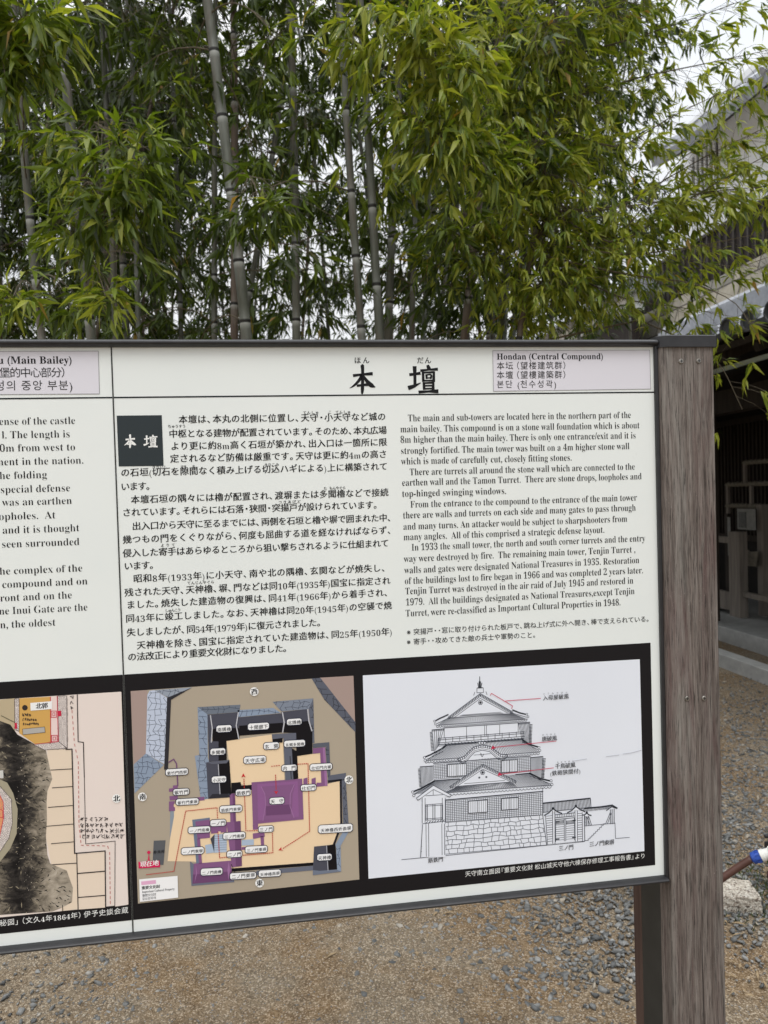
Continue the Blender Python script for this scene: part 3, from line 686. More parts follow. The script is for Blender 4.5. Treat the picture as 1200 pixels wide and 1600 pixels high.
P([(485, 982), (580, 968), (582, 1088), (500, 1096)], PUR, 6); P([(585, 1002), (692, 998), (692, 1050), (590, 1062)], PUR, 6); P([(496, 1096), (516, 1092), (530, 1256), (510, 1258)], PUR, 6)
P([(520, 1100), (580, 1094), (584, 1130), (550, 1140), (552, 1255), (536, 1256)], PEACH, 5); P([(550, 1136), (610, 1125), (610, 1185), (556, 1192)], ink(170, 186, 205), 6); P([(585, 1095), (612, 1065), (610, 1185)], ink(70, 72, 82), 6.2)
P([(612, 1066), (692, 1062), (692, 1182), (610, 1187)], ink(176, 190, 208), 6)
for k in range(7): mp_.line([(612, 1078 + k * 15), (692, 1074 + k * 15)], 0.6, ink(120, 132, 150), 6.5, m_)
P([(690, 986), (783, 977), (792, 1274), (726, 1282)], PUR, 7); P([(742, 982), (783, 977), (792, 1274), (752, 1278)], PURD, 7.3); P([(710, 800), (746, 796), (753, 986), (716, 990)], PUR, 6); P([(730, 798), (746, 796), (753, 986), (736, 988)], PURD, 6.4)
P([(790, 1102), (870, 1098), (870, 1136), (790, 1140)], ink(170, 186, 205), 5); P([(790, 1150), (850, 1146), (850, 1166), (790, 1168)], PUR, 5)
for pts in ([(105, 1000), (140, 995), (140, 1032), (107, 1036)], [(105, 1060), (182, 1050), (184, 1080), (108, 1096)], [(155, 1080), (178, 1078), (180, 1140), (160, 1142)]): P(pts, PUR, 6, m3)
mp_.line([(312, 592), (343, 572), (362, 602), (370, 745)], 2.0, ink(118, 84, 116), 5, m_)
for pts in ([(312, 765), (338, 762), (338, 745), (370, 742), (370, 782), (312, 786)], [(315, 815), (370, 812), (370, 838), (318, 842)], [(312, 850), (352, 848), (340, 880), (352, 890), (352, 912), (312, 914)], [(500, 822), (545, 818), (546, 842), (502, 846)]): P(pts, PUR, 5)
P([(320, 915), (345, 912), (345, 950), (318, 1100)], ink(140, 150, 160), 3.5)
P([(212, 1108), (290, 1105), (276, 1268), (204, 1262)], ink(92, 94, 98), 4)
# route
for pts, c in (([(165, 1330), (345, 1308), (422, 912), (628, 890), (632, 965)], m_), ([(635, 1050), (645, 1220), (700, 1214)], m_), ([(800, 1202), (995, 1186), (992, 1050)], m_), ([(135, 1040), (60, 1042), (47, 695)], m3), ([(228, 618), (290, 611)], m3), ([(400, 604), (468, 600), (479, 1045), (300, 1160)], m3), ([(255, 674), (259, 775)], m3)):
    mp_.dots(pts, 1.25, 3.0, ink(185, 62, 56), 8, c)
for pts in ([(30, 692), (43, 664), (58, 690), (44, 684)], [(274, 1170), (294, 1148), (292, 1164), (306, 1170)], [(246, 780), (259, 802), (272, 778), (259, 784)]): mp_.poly(pts, ink(200, 45, 52), 8.2, m3)
P([(636, 1046), (652, 1046), (652, 1064), (636, 1064)], PEACH, 7.8)
mp_.line([(722, 1262), (752, 1330)], 0.8, BLK, 8, m_)
# name plates
def plate(conv, text, x0, y0, x1, y1, em=7.2):
    a, d = np.array(conv(x0, y0)), np.array(conv(x1, y1)); dy = (d[0] - a[0]) * 0.055; w_, h_ = d[0] - a[0], d[1] - a[1]
    h_ -= dy * 0.4
    f = lambda u, v: (a[0] + u * w_, a[1] + dy * 0.7 - u * dy + v * h_)
    r = 0.16 * h_ / w_ * 1.6
    pts = [f(r, 0), f(1 - r, 0), f(1, .2), f(1, .8), f(1 - r, 1), f(r, 1), f(0, .8), f(0, .2)]
    mp_.poly(pts, ink(238, 238, 238), 9); mp_.line(pts, 1.0, ink(34, 40, 60), 9.5, closed=True)
    e = f(0.07, 0.90); g = f(0.95, 0.88); T(mp_, text, e[0], e[1], g[0], min(em, w_ * 0.86 / len(text) * 0.98), 'kai', ink(20, 22, 30), 10, 0.02)
for t, *q in (('南隅櫓', 623, 345, 725, 395), ('多聞櫓', 583, 497, 684, 545), ('小天守', 592, 680, 690, 727), ('紫竹門西塀', 290, 630, 438, 678), ('紫竹門', 340, 762, 446, 808), ('紫竹門東塀', 358, 826, 508, 873),
             ('筋鉄門東塀', 645, 872, 793, 922), ('一ノ門', 583, 965, 687, 1012), ('一ノ門南櫓', 438, 1010, 585, 1058), ('三ノ門南櫓', 667, 1048, 815, 1098), ('一ノ門東塀', 393, 1147, 543, 1198), ('二ノ門', 692, 1170, 793, 1217), ('二ノ門南櫓', 520, 1283, 665, 1335),
             ('筋鉄門', 750, 765, 851, 812), ('二ノ門東塀', 712, 1312, 886, 1360)): plate(m_, t, *q)
for t, *q in (('十間廊下', 72, 330, 213, 380), ('北隅櫓', 328, 302, 427, 348), ('玄関', 176, 458, 278, 507), ('玄関多聞櫓', 310, 443, 450, 492), ('天守広場', 45, 548, 192, 600), ('内門', 294, 605, 394, 650), ('仕切門内塀', 480, 597, 627, 645),
             ('仕切門', 420, 735, 522, 780), ('天守', 214, 820, 313, 868), ('三ノ門', 142, 1007, 242, 1052), ('三ノ門東塀', 55, 1138, 202, 1187), ('天神櫓西折曲塀', 535, 995, 762, 1056), ('天神櫓', 527, 1190, 625, 1238), ('天神櫓南塀', 143, 1295, 290, 1345)): plate(m3, t, *q)
for t, c, x, y in (('南', m_, 138, 818), ('西', m3, 115, 127), ('北', m3, 737, 706), ('東', m3, 150, 1385)):
    X, Y = c(x, y); mp_.disc(X, Y, 6.8, ink(240, 240, 238), 9); T(mp_, t, X - 5.2, Y + 4.9, None, 10.4, 'kai', ink(20, 24, 34), 10, 0.06)
X, Y = m_(180, 1183); mp_.disc(X, Y, 2.5, ink(205, 35, 85), 9); P([(180, 1190), (188, 1245), (172, 1246)], ink(205, 35, 85), 9); P([(112, 1245), (250, 1236), (255, 1280), (114, 1288)], ink(208, 30, 88), 9)
X, Y = m_(122, 1280); T(mp_, '現在地', X, Y, m_(246, 1272)[0], 9.6, 'kai', WHITE, 10, 0.05)
X, Y = m_(210, 1192); T(mp_, '券売所', X, Y, m_(284, 1186)[0], 5.2, 'kai', BLACK, 10, 0.04)
P([(117, 1360), (369, 1337), (373, 1480), (122, 1508)], ink(240, 240, 240), 9); P([(130, 1374), (226, 1364), (228, 1388), (132, 1398)], ink(222, 170, 200), 9.5)
X, Y = m_(132, 1428); T(mp_, '重要文化財', X, Y, m_(254, 1418)[0], 5.8, 'kai', BLACK, 10, 0.06)
X, Y = m_(136, 1450); T(mp_, 'Important Cultural Property', X, Y, m_(350, 1428)[0], 5.0, 'bold', ink(70, 70, 74), 10)
X, Y = m_(136, 1476); T(mp_, '重要文化财', X, Y, m_(230, 1466)[0], 4.8, 'cjk', ink(80, 80, 84), 10); X, Y = m_(137, 1498); T(mp_, '중요문화재', X, Y, m_(230, 1490)[0], 4.8, 'cjk', ink(80, 80, 84), 10)
# -- line drawing of the tower's south face (k_ = enlarged picture coordinates)
GREY = ink(70, 74, 84); DK = ink(44, 47, 54)
dr.poly([(566.8, 1055.2), (999.4, 1030), (1006.6, 1329.7), (575.8, 1372.7)], ink(226, 230, 238), 2)
L = lambda pts, wpx=0.75, col=GREY, lay=4, closed=False: dr.line(pts, wpx, col, lay, k_, closed)
def lerp(a, b, t): return (a[0] + (b[0] - a[0]) * t, a[1] + (b[1] - a[1]) * t)
def along(pts, t):
    P_ = np.array(pts, float); s_ = np.r_[0, np.cumsum(np.linalg.norm(np.diff(P_, axis=0), axis=1))]
    return tuple(np.interp(t * s_[-1], s_, P_[:, k]) for k in (0, 1))
def hatch(top, bot, step, wpx=0.6, col=GREY):           # tile rows between two polylines
    n = int(abs(np.array(bot[-1]) - np.array(bot[0])).max() / step)
    for i in range(n + 1): L([along(top, i / n), along(bot, i / n)], wpx, col)
def scallop(pts, step, r, wpx=0.6):
    n = int(np.linalg.norm(np.array(pts[-1]) - np.array(pts[0])) / step)
    q = []
    for i in range(n * 4 + 1):
        p = along(pts, i / (n * 4)); q.append((p[0], p[1] + r * (0, .8, 1, .8)[i % 4]))
    L(q, wpx)
def grid(tl, tr, br, bl, nx, ny, wpx=0.55, skip=()):
    for i in range(nx + 1):
        t = i / nx; a, b_ = lerp(tl, tr, t), lerp(bl, br, t); L([a, b_], wpx * 1.15)
    for j in range(ny + 1):
        t = j / ny; L([lerp(tl, bl, t), lerp(tr, br, t)], wpx)
def window(x0, y0, x1, y1, sl, bars=8):
    f = [(x0, y0), (x1, y0 - sl), (x1, y1 - sl), (x0, y1)]
    dr.poly(f, ink(226, 230, 238), 5, k_); dr.line(f, 1.1, DK, 5.5, k_, True)
    for i in range(1, bars): dr.line([lerp(f[0], f[1], i / bars), lerp(f[3], f[2], i / bars)], 1.1 if i == bars // 2 else 0.55, DK, 5.5, k_)
PAP = ink(226, 230, 238)
def gable(ap, l, r, depth, lay=5, n=16, base=True):
    dr.poly([ap, r, l], PAP, lay - 0.4, k_)
    for k, wp in ((0, 1.0), (0.28, 0.6), (0.62, 0.6), (1.0, 0.9)):
        o = depth * k; dr.line([(l[0] + o * 1.1, l[1] + o * .15), (ap[0], ap[1] + o), (r[0] - o * 1.1, r[1] + o * .15)], wp, GREY, lay, k_)
    for a, b_ in ((l, ap), (r, ap)):
        for i in range(n):
            p = lerp(a, b_, (i + 0.5) / n); dr.line([p, (p[0] + (4 if a is l else -4), p[1] + depth * 0.45)], 1.3, GREY, lay + .2, k_)
# finial
for dx in (-14, -5, 0, 5, 14): L([(842 + dx, 150 + abs(dx)), (842 + dx * .5, 198)], 1.2, DK)
L([(841, 120), (842, 198)], 1.1, DK); L([(822, 200), (822, 232), (868, 230), (866, 198)], 0.8, closed=True); L([(806, 228), (800, 250)], 0.8); L([(885, 224), (892, 246)], 0.8); L([(822, 200), (844, 192), (866, 198)], .8)
# top roof
hatch([(620, 408), (1065, 376)], [(545, 462), (1170, 418)], 14, 0.8); scallop([(540, 466), (1170, 421)], 19, 8, 0.8); L([(540, 458), (1172, 414)], 0.8); L([(620, 408), (1065, 376)], .8)
L([(525, 432), (560, 412), (622, 384)], 2.2, DK); L([(545, 446), (640, 400)], 0.9); L([(1070, 352), (1120, 372), (1172, 384)], 2.2, DK); L([(1045, 366), (1165, 402)], .9)
for q in ((528, 428), (534, 448), (1168, 380), (1176, 398)): X, Y = k_(*q); dr.disc(X, Y, 1.9, GREY, 5, 10); dr.disc(X, Y, 1.2, PAP, 5.5, 10)
gable((845, 237), (622, 402), (1072, 366), 34, 5, 22); L([(718, 386), (990, 366)], 0.7, lay=5.6); L([(705, 392), (1002, 373)], 0.8, lay=5.6)
dr.disc(*k_(846, 300), 4.0, GREY, 5.8, 6); dr.disc(*k_(846, 300), 2.9, PAP, 6, 6); dr.disc(*k_(846, 300), 2.0, DK, 6.2)
# fifth storey
L([(595, 472), (595, 548)], .8); L([(1108, 438), (1108, 505)], .8)
for x in (750, 875, 888, 980): L([(x, 470 - (x - 595) * .06), (x, 556 - (x - 595) * .085)], 0.7)
for y in (548, 560, 580): L([(553, y), (1152, y - 46)], 0.85)
L([(595, 476), (1110, 440)], 1.0)
for i in range(13): x = 556 + i * 49; L([(x, 546 - (x - 553) * .077), (x, 582 - (x - 553) * .077)], 0.8)
L([(556, 592), (1150, 548)], 1.2); L([(556, 602), (1150, 556)], .7)
for i in range(24): x = 600 + i * 23; L([(x, 588 - (x - 556) * .074), (x + 8, 598 - (x - 556) * .074)], 1.4)
for tp, bt, ed in (([(510, 490), (592, 482)], [(526, 642), (556, 602)], [(496, 508), (512, 505), (526, 640), (506, 642)]), ([(1110, 442), (1188, 436)], [(1140, 580), (1200, 590)], [(1186, 455), (1206, 452), (1200, 590), (1182, 585)])):
    hatch(tp, bt, 7, 0.8); L(tp, 1.2, DK); L([(tp[0][0], tp[0][1] + 8), (tp[1][0], tp[1][1] + 8)], .8)
    for i in range(14): L([lerp(ed[0], ed[3], i / 14), lerp(ed[1], ed[2], i / 14)], 1.0, DK)
# second roof with its curved gable
hatch([(600, 596), (1138, 552 + 4)], [(472, 708), (1256, 650)], 13, 0.7); scallop([(462, 712), (1256, 652)], 20, 9, 0.8); L([(460, 702), (1258, 642)], .8); L([(600, 596), (1138, 556)], 1.4, DK)
L([(452, 682), (500, 662), (578, 620), (610, 598)], 2.4, DK); L([(470, 696), (585, 640)], .9); L([(1138, 556), (1180, 588), (1258, 612)], 2.4, DK); L([(1140, 572), (1250, 630)], .9)
for q in ((458, 680), (462, 702), (1252, 612), (1258, 632)): dr.disc(*k_(*q), 2.1, GREY, 5, 10); dr.disc(*k_(*q), 1.4, PAP, 5.5, 10)
kara = [(690, 690), (735, 672), (765, 640), (800, 608), (858, 594), (915, 604), (955, 636), (985, 658), (1035, 664)]
dr.poly(kara + [(1000, 680), (860, 690), (720, 706)], PAP, 4.6, k_)
for k, wp in ((0, 1.2), (14, .7), (26, .7), (36, 1.0)): dr.line([(x + (860 - x) * k * .003, y + k) for x, y in kara], wp, GREY, 5, k_)
for i in range(26): p = along(kara, i / 25); dr.line([p, (p[0] + (860 - p[0]) * .03, p[1] + 16)], 1.2, GREY, 5.2, k_)
dr.line([(800, 664), (858, 660), (845, 650)], 0.7, GREY, 5.4, k_); dr.line([(858, 660), (915, 654)], 0.7, GREY, 5.4, k_); dr.line([(845, 658), (858, 676), (870, 656)], .9, GREY, 5.4, k_)
for x in (840, 858, 876): dr.disc(*k_(x, 580), 2.2, GREY, 5.4, 10); dr.disc(*k_(x, 580), 1.5, PAP, 5.6, 10)
L([(520, 722), (1195, 672)], 1.2)
# third storey
grid((522, 732), (1193, 680), (1193, 778), (524, 832), 45, 9, 0.55)
window(618, 730, 748, 814, 8, 10); window(993, 702, 1103, 786, 7, 10)
for tp, bt, ed in (([(428, 746), (516, 740)], [(436, 890), (516, 838)], [(414, 762), (430, 760), (438, 892), (424, 894)]), ([(1195, 682), (1280, 674)], [(1195, 786), (1284, 832)], [(1276, 692), (1298, 688), (1288, 830), (1270, 830)])):
    hatch(tp, bt, 8, 0.8); L(tp, 1.2, DK)
    for i in range(14): L([lerp(ed[0], ed[3], i / 14), lerp(ed[1], ed[2], i / 14)], 1.0, DK)
# first roof and its triangular gable
hatch([(532, 842), (1188, 792)], [(385, 935), (1340, 880)], 13, 0.7); L([(532, 842), (700, 830)], 1.6, DK); L([(1090, 800), (1190, 790)], 1.6, DK); scallop([(590, 938), (1338, 884)], 24, 10, .8); L([(600, 928), (1335, 872)], .8)
L([(372, 922), (430, 898), (500, 860), (530, 842)], 2.6, DK); L([(385, 940), (520, 862)], 1.0); L([(1188, 790), (1262, 828), (1342, 846)], 2.6, DK); L([(1190, 808), (1335, 866)], 1.0)
for q in ((376, 920), (384, 944), (1336, 842), (1342, 868)): dr.disc(*k_(*q), 2.3, GREY, 5, 10); dr.disc(*k_(*q), 1.5, PAP, 5.5, 10)
gable((862, 728), (632, 884), (1098, 846), 34, 5, 22); L([(735, 862), (1015, 840)], .7, lay=5.6); L([(690, 880), (1060, 850)], .9, lay=5.6); hatch([(690, 884), (1060, 854)], [(600, 926), (1100, 890)], 13, .7)
dr.disc(*k_(861, 785), 4.0, GREY, 5.8, 6); dr.disc(*k_(861, 785), 2.9, PAP, 6, 6); dr.disc(*k_(861, 785), 2.0, DK, 6.2)
for x, y in ((838, 820), (887, 816)): dr.poly([(x - 6, y - 6), (x + 6, y - 6), (x + 6, y + 6), (x - 6, y + 6)], GREY, 6, k_)
# ground storey
L([(606, 976), (1280, 916)], 1.6, DK); grid((606, 984), (1278, 926), (1278, 1078), (606, 1126), 44, 12, 0.6)
window(762, 984, 894, 1068, 9, 10); window(993, 966, 1108, 1046, 8, 10); L([(1278, 890), (1280, 1078)], .8)
# gate at the left
dr.poly([(402, 968), (520, 872), (645, 944), (600, 952), (604, 1372), (440, 1372), (442, 968)], PAP, 6.5, k_)
g = lambda pts, w_=0.8, c_=GREY: dr.line(pts, w_, c_, 7, k_)
g([(402, 962), (520, 874), (645, 942)], 1.0); g([(412, 978), (520, 902), (632, 956)], .8); g([(402, 962), (412, 978)]); g([(645, 942), (632, 956)]); g([(468, 946), (586, 938)], .9); g([(518, 905), (518, 942)], .8)
for x in (442, 462, 581, 601): g([(x, 962), (x, 1135)], .9)
for y in (1008, 1018, 1106, 1116): g([(466, y), (584, y - 8)], .9)
for x in (468, 478, 516, 530, 572, 584): g([(x, 1008), (x, 1112)], 1.1, DK if x in (516, 530) else GREY)
g([(445, 1140), (604, 1122)], 1.0)
for i in range(7): g([(470 + i * 19, 1134 - i * 2), (480 + i * 19, 1124 - i * 2)], 1.2)
for x in (468, 486, 578, 596): g([(x, 1140), (x + 2, 1368 - (x - 468) * .1)], .9)
g([(445, 1145), (430, 1372)], .9)
# stone base: rows of irregular blocks
rows = 7; tl, tr, br_, bl_ = (606, 1132), (1278, 1080), (1306, 1288), (604, 1352)
lv = []
for j in range(rows + 1):
    q = [lerp(lerp(tl, bl_, j / rows), lerp(tr, br_, j / rows), u) for u in np.linspace(0, 1, 19)]
    q = [(x, y + (rng.uniform(-7, 7) if 0 < j < rows else 0)) for x, y in q]; lv.append(q); L(q, .7)
for j in range(rows):
    u = rng.uniform(0.0, .03)
    while u < 1:
        a = along(lv[j], u); b_ = along(lv[j + 1], min(1, max(0, u + rng.uniform(-.012, .012)))); L([a, lerp(a, b_, .5) if False else b_], .7); u += rng.uniform(.045, .10)
for j in range(6):
    y = 1150 + j * 37; L([(443 - j * 2, y), (604, y - 12)], .7)
    for x in (455 + rng.uniform(0, 8), 510 + rng.uniform(-12, 12), 550 + rng.uniform(-10, 12)): L([(x, y - 3), (x + rng.uniform(-4, 4), y + 34)], .7)
L([(300, 1390), (600, 1362), (1306, 1290), (1570, 1264)], .9); L([(1278, 1078), (1306, 1290)], 1.0)
# gate and wall at the right
R5 = lambda pts, w_=.75, c_=GREY, lay=5, cl=False: dr.line(pts, w_, c_, lay, k5, cl)
def hat5(t_, b_, n, w_=.7):
    for i in range(n + 1): R5([along(t_, i / n), along(b_, i / n)], w_)
hat5([(305, 1002), (628, 968)], [(305, 1062), (636, 1026)], 34, .9); R5([(303, 998), (630, 964)], 2.0, DK); R5([(632, 966), (636, 1030)], .9); R5([(305, 1062), (636, 1026)], .9)
hat5([(560, 1038), (780, 1014)], [(570, 1058), (760, 1038)], 22, .9); R5([(590, 1034), (700, 1024), (782, 1012), (816, 1032)], 2.2, DK); R5([(742, 1050), (780, 1022), (816, 1036)], 1.2, DK)
def roofb(x0, y0, x1, y1, x2, y2):
    dr.poly([(x0, y0), (x1, y1), (x2, y2), (x1, y1 + 24)], PAP, 5.6, k5)
    R5([(x0, y0), ((x0 + x1) / 2, (y0 + y1) / 2 + 6), (x1, y1)], 1.8, DK, 6); R5([(x1, y1), ((x2 + x1) / 2, (y2 + y1) / 2 + 5), (x2, y2)], 1.8, DK, 6); dr.disc(*k5(x1, y1 - 4), 1.8, DK, 6, 8)
dr.poly([(318, 1084), (585, 1050), (588, 1258), (330, 1282)], PAP, 5.4, k5)
roofb(312, 1082, 372, 1036, 432, 1068); roofb(472, 1064, 530, 1020, 592, 1056); roofb(574, 1080, 606, 1066, 636, 1082)
for x in (368, 384, 524, 540): R5([(x, 1050), (x + 2, 1278 - (x - 368) * .1)], 1.0, GREY, 6)
for i in range(12):
    y = 1088 + i * 16; R5([(326 + i * .6, y), (366, y - 4)], .8, GREY, 6); R5([(542, y - 18), (574, y - 21)], .8, GREY, 6)
R5([(574, 1062), (576, 1262)], 1.0, GREY, 6); R5([(590, 1080), (592, 1258)], 1.0, GREY, 6); R5([(320, 1084), (334, 1284)], .9, GREY, 6)
for y in (1078, 1100, 1112): R5([(386, y), (524, y - 14)], 1.2, GREY, 6)
for i in range(11): R5([(392 + i * 12, 1076 - i * 1.2), (392 + i * 12, 1100 - i * 1.2)], .8, GREY, 6)
for x in (390, 450, 460, 520): R5([(x, 1112 - (x - 390) * .1), (x, 1266 - (x - 390) * .1)], 1.0, GREY, 6)
for i in range(8):
    y = 1150 + i * 15; R5([(392, y), (448, y - 5)], .7, GREY, 6); R5([(462, y - 7), (518, y - 12)], .7, GREY, 6)
for x0 in (396, 466):
    for i in range(7): R5([(x0 + i * 8, 1120 - i), (x0 + i * 8, 1144 - i)], 1.1, DK, 6)
for x, y in ((392, 1128), (392, 1248), (506, 1118), (506, 1236)): R5([(x, y), (x + 22, y - 2)], 1.8, DK, 6.2)
for x in (594, 604, 616, 770, 782, 796): R5([(x, 1078 - (x - 594) * .2), (x, 1156 - (x - 594) * .08)], 1.1, GREY, 5)
R5([(620, 1090), (640, 1150)], .9); R5([(606, 1090), (630, 1152)], .9); R5([(738, 1140), (770, 1060)], .9); R5([(750, 1140), (776, 1070)], .9)
R5([(590, 1156), (802, 1136), (806, 1243), (903, 1235)], .8); R5([(380, 1274), (590, 1258), (616, 1256)], .8)
st = [(616, 1258)]
for i in range(9): st += [(616 + i * 13, 1246 - i * 13), (629 + i * 13, 1244 - i * 13)]
R5(st, .8)
# red pointers and small writing
RD = ink(196, 52, 84)
for pts in ([(914, 250), (922, 235), (1068, 322), (1062, 342)], [(1020, 288), (1263, 270)], [(940, 610), (1370, 566)], [(985, 796), (1353, 752)]): dr.line(pts, .95, RD, 8, k_)
for x, y in ((935, 612), (980, 797)): dr.poly([(x - 16, y + 12), (x - 4, y - 16), (x + 16, y + 4)], RD, 8, k_)
for t, x, y, xr, em in (('入母屋破風', 300, 285, 482, 8.6), ('唐破風', 293, 570, 400, 8.6), ('千鳥破風', 385, 760, 528, 8.8), ('三ノ門', 410, 1328, 515, 8.6), ('三ノ門東塀', 622, 1300, 797, 8.8)):
    a = k5(x, y); T(dr, t, a[0], a[1], k5(xr, y)[0], em, 'kai', ink(24, 24, 28), 8, .012)
a = k5(350, 808); T(dr, '(鉄砲狭間付)', a[0], a[1], k5(563, 790)[0], 8.6, 'kai', ink(24, 24, 28), 8, .012)
a = k_(482, 1412); T(dr, '筋鉄門', a[0], a[1], k_(588, 1400)[0], 8.2, 'kai', ink(24, 24, 28), 8, .012)
for t, x, y, xr in (('いりもやはふ', 302, 250, 470), ('からはふ', 296, 535, 390), ('ちどりはふ', 398, 725, 515)):
    a = k5(x, y); T(dr, t, a[0], a[1] - 1.0, k5(xr, y)[0], 3.2, 'cjk', ink(60, 60, 64), 8, .0)
for pts in ([(740, 674), (830, 663)], [(856, 656), (915, 648), (984, 630)], [(510, 706), (605, 690)]): dr.line(pts, .8, ink(178, 180, 188), 8, k5)      # scratches in the sheet
a = k_(740, 1510); T(dr, '天守南立面図『重要文化財 松山城天守他六棟保存修理工事報告書』より', a[0], a[1], 1008.5, 9.4, 'kai', WHITE, 3)

# -- old ink-and-wash map on the left-hand panel (n_ = enlarged picture coordinates)
N = lambda pts, col, lay: om.poly(pts, col, lay, n_)
NL = lambda pts, w_=1.0, col=None, lay=6, cl=False: om.line(pts, w_, col or ink(40, 34, 36), lay, n_, cl)
pr, pb = bd(189.2, 1080.6), bd(200.8, 1412.6)
om.tri([(XLEFT + .05, pb[1]), (pb[0], pb[1]), (pb[0], pr[1]), (XLEFT + .05, pr[1])], [(0, 1, 2), (0, 2, 3)], ink(228, 215, 206), 2)
for k_n in range(9):                                       # plots on the map's far side
    x_ = XLEFT + .09 + .045 * k_n; om.tri([(x_, pb[1] + .01), (x_ + .0014, pb[1] + .01), (x_ + .0014, pb[1] + .12), (x_, pb[1] + .12)], [(0, 1, 2), (0, 2, 3)], ink(60, 52, 50), 3)
    om.tri([(x_, pr[1] - .06), (x_ + .0014, pr[1] - .06), (x_ + .0014, pr[1] - .005), (x_, pr[1] - .005)], [(0, 1, 2), (0, 2, 3)], ink(60, 52, 50), 3)
N([(440, 92), (690, 76), (728, 1284), (655, 1295), (652, 922), (487, 938)], ink(229, 216, 208), 3); N([(270, 405), (410, 400), (425, 990), (437, 1000), (445, 1310), (350, 1320), (300, 1100), (262, 900)], ink(226, 208, 186), 3)
N([(440, 998), (598, 980), (602, 1300), (445, 1312)], ink(228, 211, 192), 3); N([(-100, 130), (85, 112), (85, 300), (-100, 300)], ink(186, 170, 140), 3)
N([(112, 112), (290, 103), (290, 368), (200, 372), (110, 310)], ink(208, 164, 92), 4)
def pebbled(poly, step, lay):
    N(poly, ink(222, 212, 206), lay); Pq = np.array(poly); x0, y0 = Pq.min(0); x1, y1 = Pq.max(0)
    for x in np.arange(x0 + step * .4, x1, step):
        for y in np.arange(y0 + step * .4, y1, step):
            X, Y = x + rng.uniform(-.2, .2) * step, y + rng.uniform(-.2, .2) * step
            c = False
            for i in range(len(poly)):
                a, b_ = poly[i], poly[(i + 1) % len(poly)]
                if (a[1] > Y) != (b_[1] > Y) and X < (b_[0] - a[0]) * (Y - a[1]) / (b_[1] - a[1]) + a[0]: c = not c
            if c:
                r = step * .46; ph = rng.uniform(0, 1)
                NL([(X + r * math.cos(ph + k * 1.256) * rng.uniform(.8, 1.1), Y + r * math.sin(ph + k * 1.256)) for k in range(5)], .45, ink(140, 128, 124), lay + .5, True)
    NL(poly, .7, ink(70, 60, 58), lay + .6, True)
pebbled([(328, 100), (380, 98), (383, 400), (335, 356)], 15, 4); pebbled([(190, 374), (335, 358), (383, 396), (255, 405)], 15, 4); pebbled([(84, 116), (110, 114), (110, 300), (86, 290)], 13, 4)
N([(288, 104), (328, 101), (333, 358), (290, 366)], ink(232, 210, 204), 4.2)
CR = ink(196, 44, 72)
NL([(288, 104), (290, 366)], 1.0, CR); NL([(326, 100), (333, 356)], 1.0, CR); NL([(200, 372), (333, 358)], .8, CR)
for x0, y0, x1, y1 in ((292, 184, 322, 220), (294, 322, 326, 358)):
    NL([(x0, y0), (x1, y0), (x1, y1), (x0, y1)], 1.0, CR, 6, True); NL([(x0 + 9, y0 + 10), (x1 - 9, y0 + 9), (x1 - 9, y1 - 10), (x0 + 9, y1 - 9)], .8, CR, 6, True)
N([(330, 183), (349, 182), (350, 212), (331, 214)], CR, 6); N([(84, 252), (98, 250), (99, 284), (86, 286)], CR, 6)
om.disc(*n_(143, 165), 4.2, ink(52, 46, 44), 6); N([(130, 286), (255, 274), (258, 305), (132, 318)], ink(176, 172, 166), 6); NL([(130, 286), (255, 274), (258, 305), (132, 318)], .5, None, 6.4, True)
def scribble(x, y, n, w_, h_, vertical=False):           # old handwriting, unreadable at this size
    for i in range(n):
        cx, cy = (x, y + i * h_ * 1.2) if vertical else (x + i * w_ * 1.15, y)
        for k in range(3):
            q = [(cx + rng.uniform(0, w_), cy + rng.uniform(-h_ / 2, h_ / 2)) for _ in range(3)]; NL(q, .75, ink(58, 50, 50), 6.5)
scribble(128, 205, 4, 11, 18); scribble(130, 232, 7, 10, 16); scribble(132, 257, 8, 10, 14); scribble(398, 108, 3, 22, 24, True)
for j in range(4): scribble(452 + j * 4, 800 + j * 32, 9 - (j == 0) * 3, 24, 26)
N([(174, 138), (298, 128), (297, 172), (176, 182)], ink(238, 238, 236), 7); X, Y = n_(204, 172); T(om, '北郭', X, Y, n_(274, 166)[0], 9.6, 'kai', ink(20, 20, 30), 8, .05)
N([(-40, 524), (20, 520), (22, 564), (-40, 568)], ink(206, 204, 198), 7)
# the wooded hill in ink wash: overlapping brush patches
hill = [(-110, 230), (0, 240), (60, 262), (100, 318), (190, 368), (262, 408), (276, 470), (298, 570), (270, 640), (266, 700), (268, 800), (262, 900), (270, 1000), (286, 1050), (380, 1090), (415, 1188), (410, 1270), (350, 1302), (300, 1322), (0, 1342), (-110, 1350)]
wash = Ink(); wash.poly(hill, INKB, 3.5, n_)
qh = [bd(*n_(x, y)) for x, y in hill[1:-1]]; xm = bd(*n_(-110, 800))[0]
from mathutils.geometry import tessellate_polygon
for sgn in (1,):
    far = [(2 * xm - q[0] - .001, q[1]) for q in qh]; ring_ = [(xm, qh[0][1])] + far + [(xm, qh[-1][1])]
    wash.tri(ring_, [tuple(t_) for t_ in tessellate_polygon([[Vector((a, c, 0)) for a, c in ring_]])], INKB, 3.4)
blob = [(60, 1180), (110, 1105), (210, 1085), (300, 1120), (350, 1180), (330, 1250), (240, 1290), (130, 1290), (70, 1240)]
TONE = {}
wd = np.array(hill, float)
def inhill(X, Y):
    c = False
    for i in range(len(wd)):
        a, b_ = wd[i], wd[(i + 1) % len(wd)]
        if (a[1] > Y) != (b_[1] > Y) and X < (b_[0] - a[0]) * (Y - a[1]) / (b_[1] - a[1]) + a[0]: c = not c
    return c
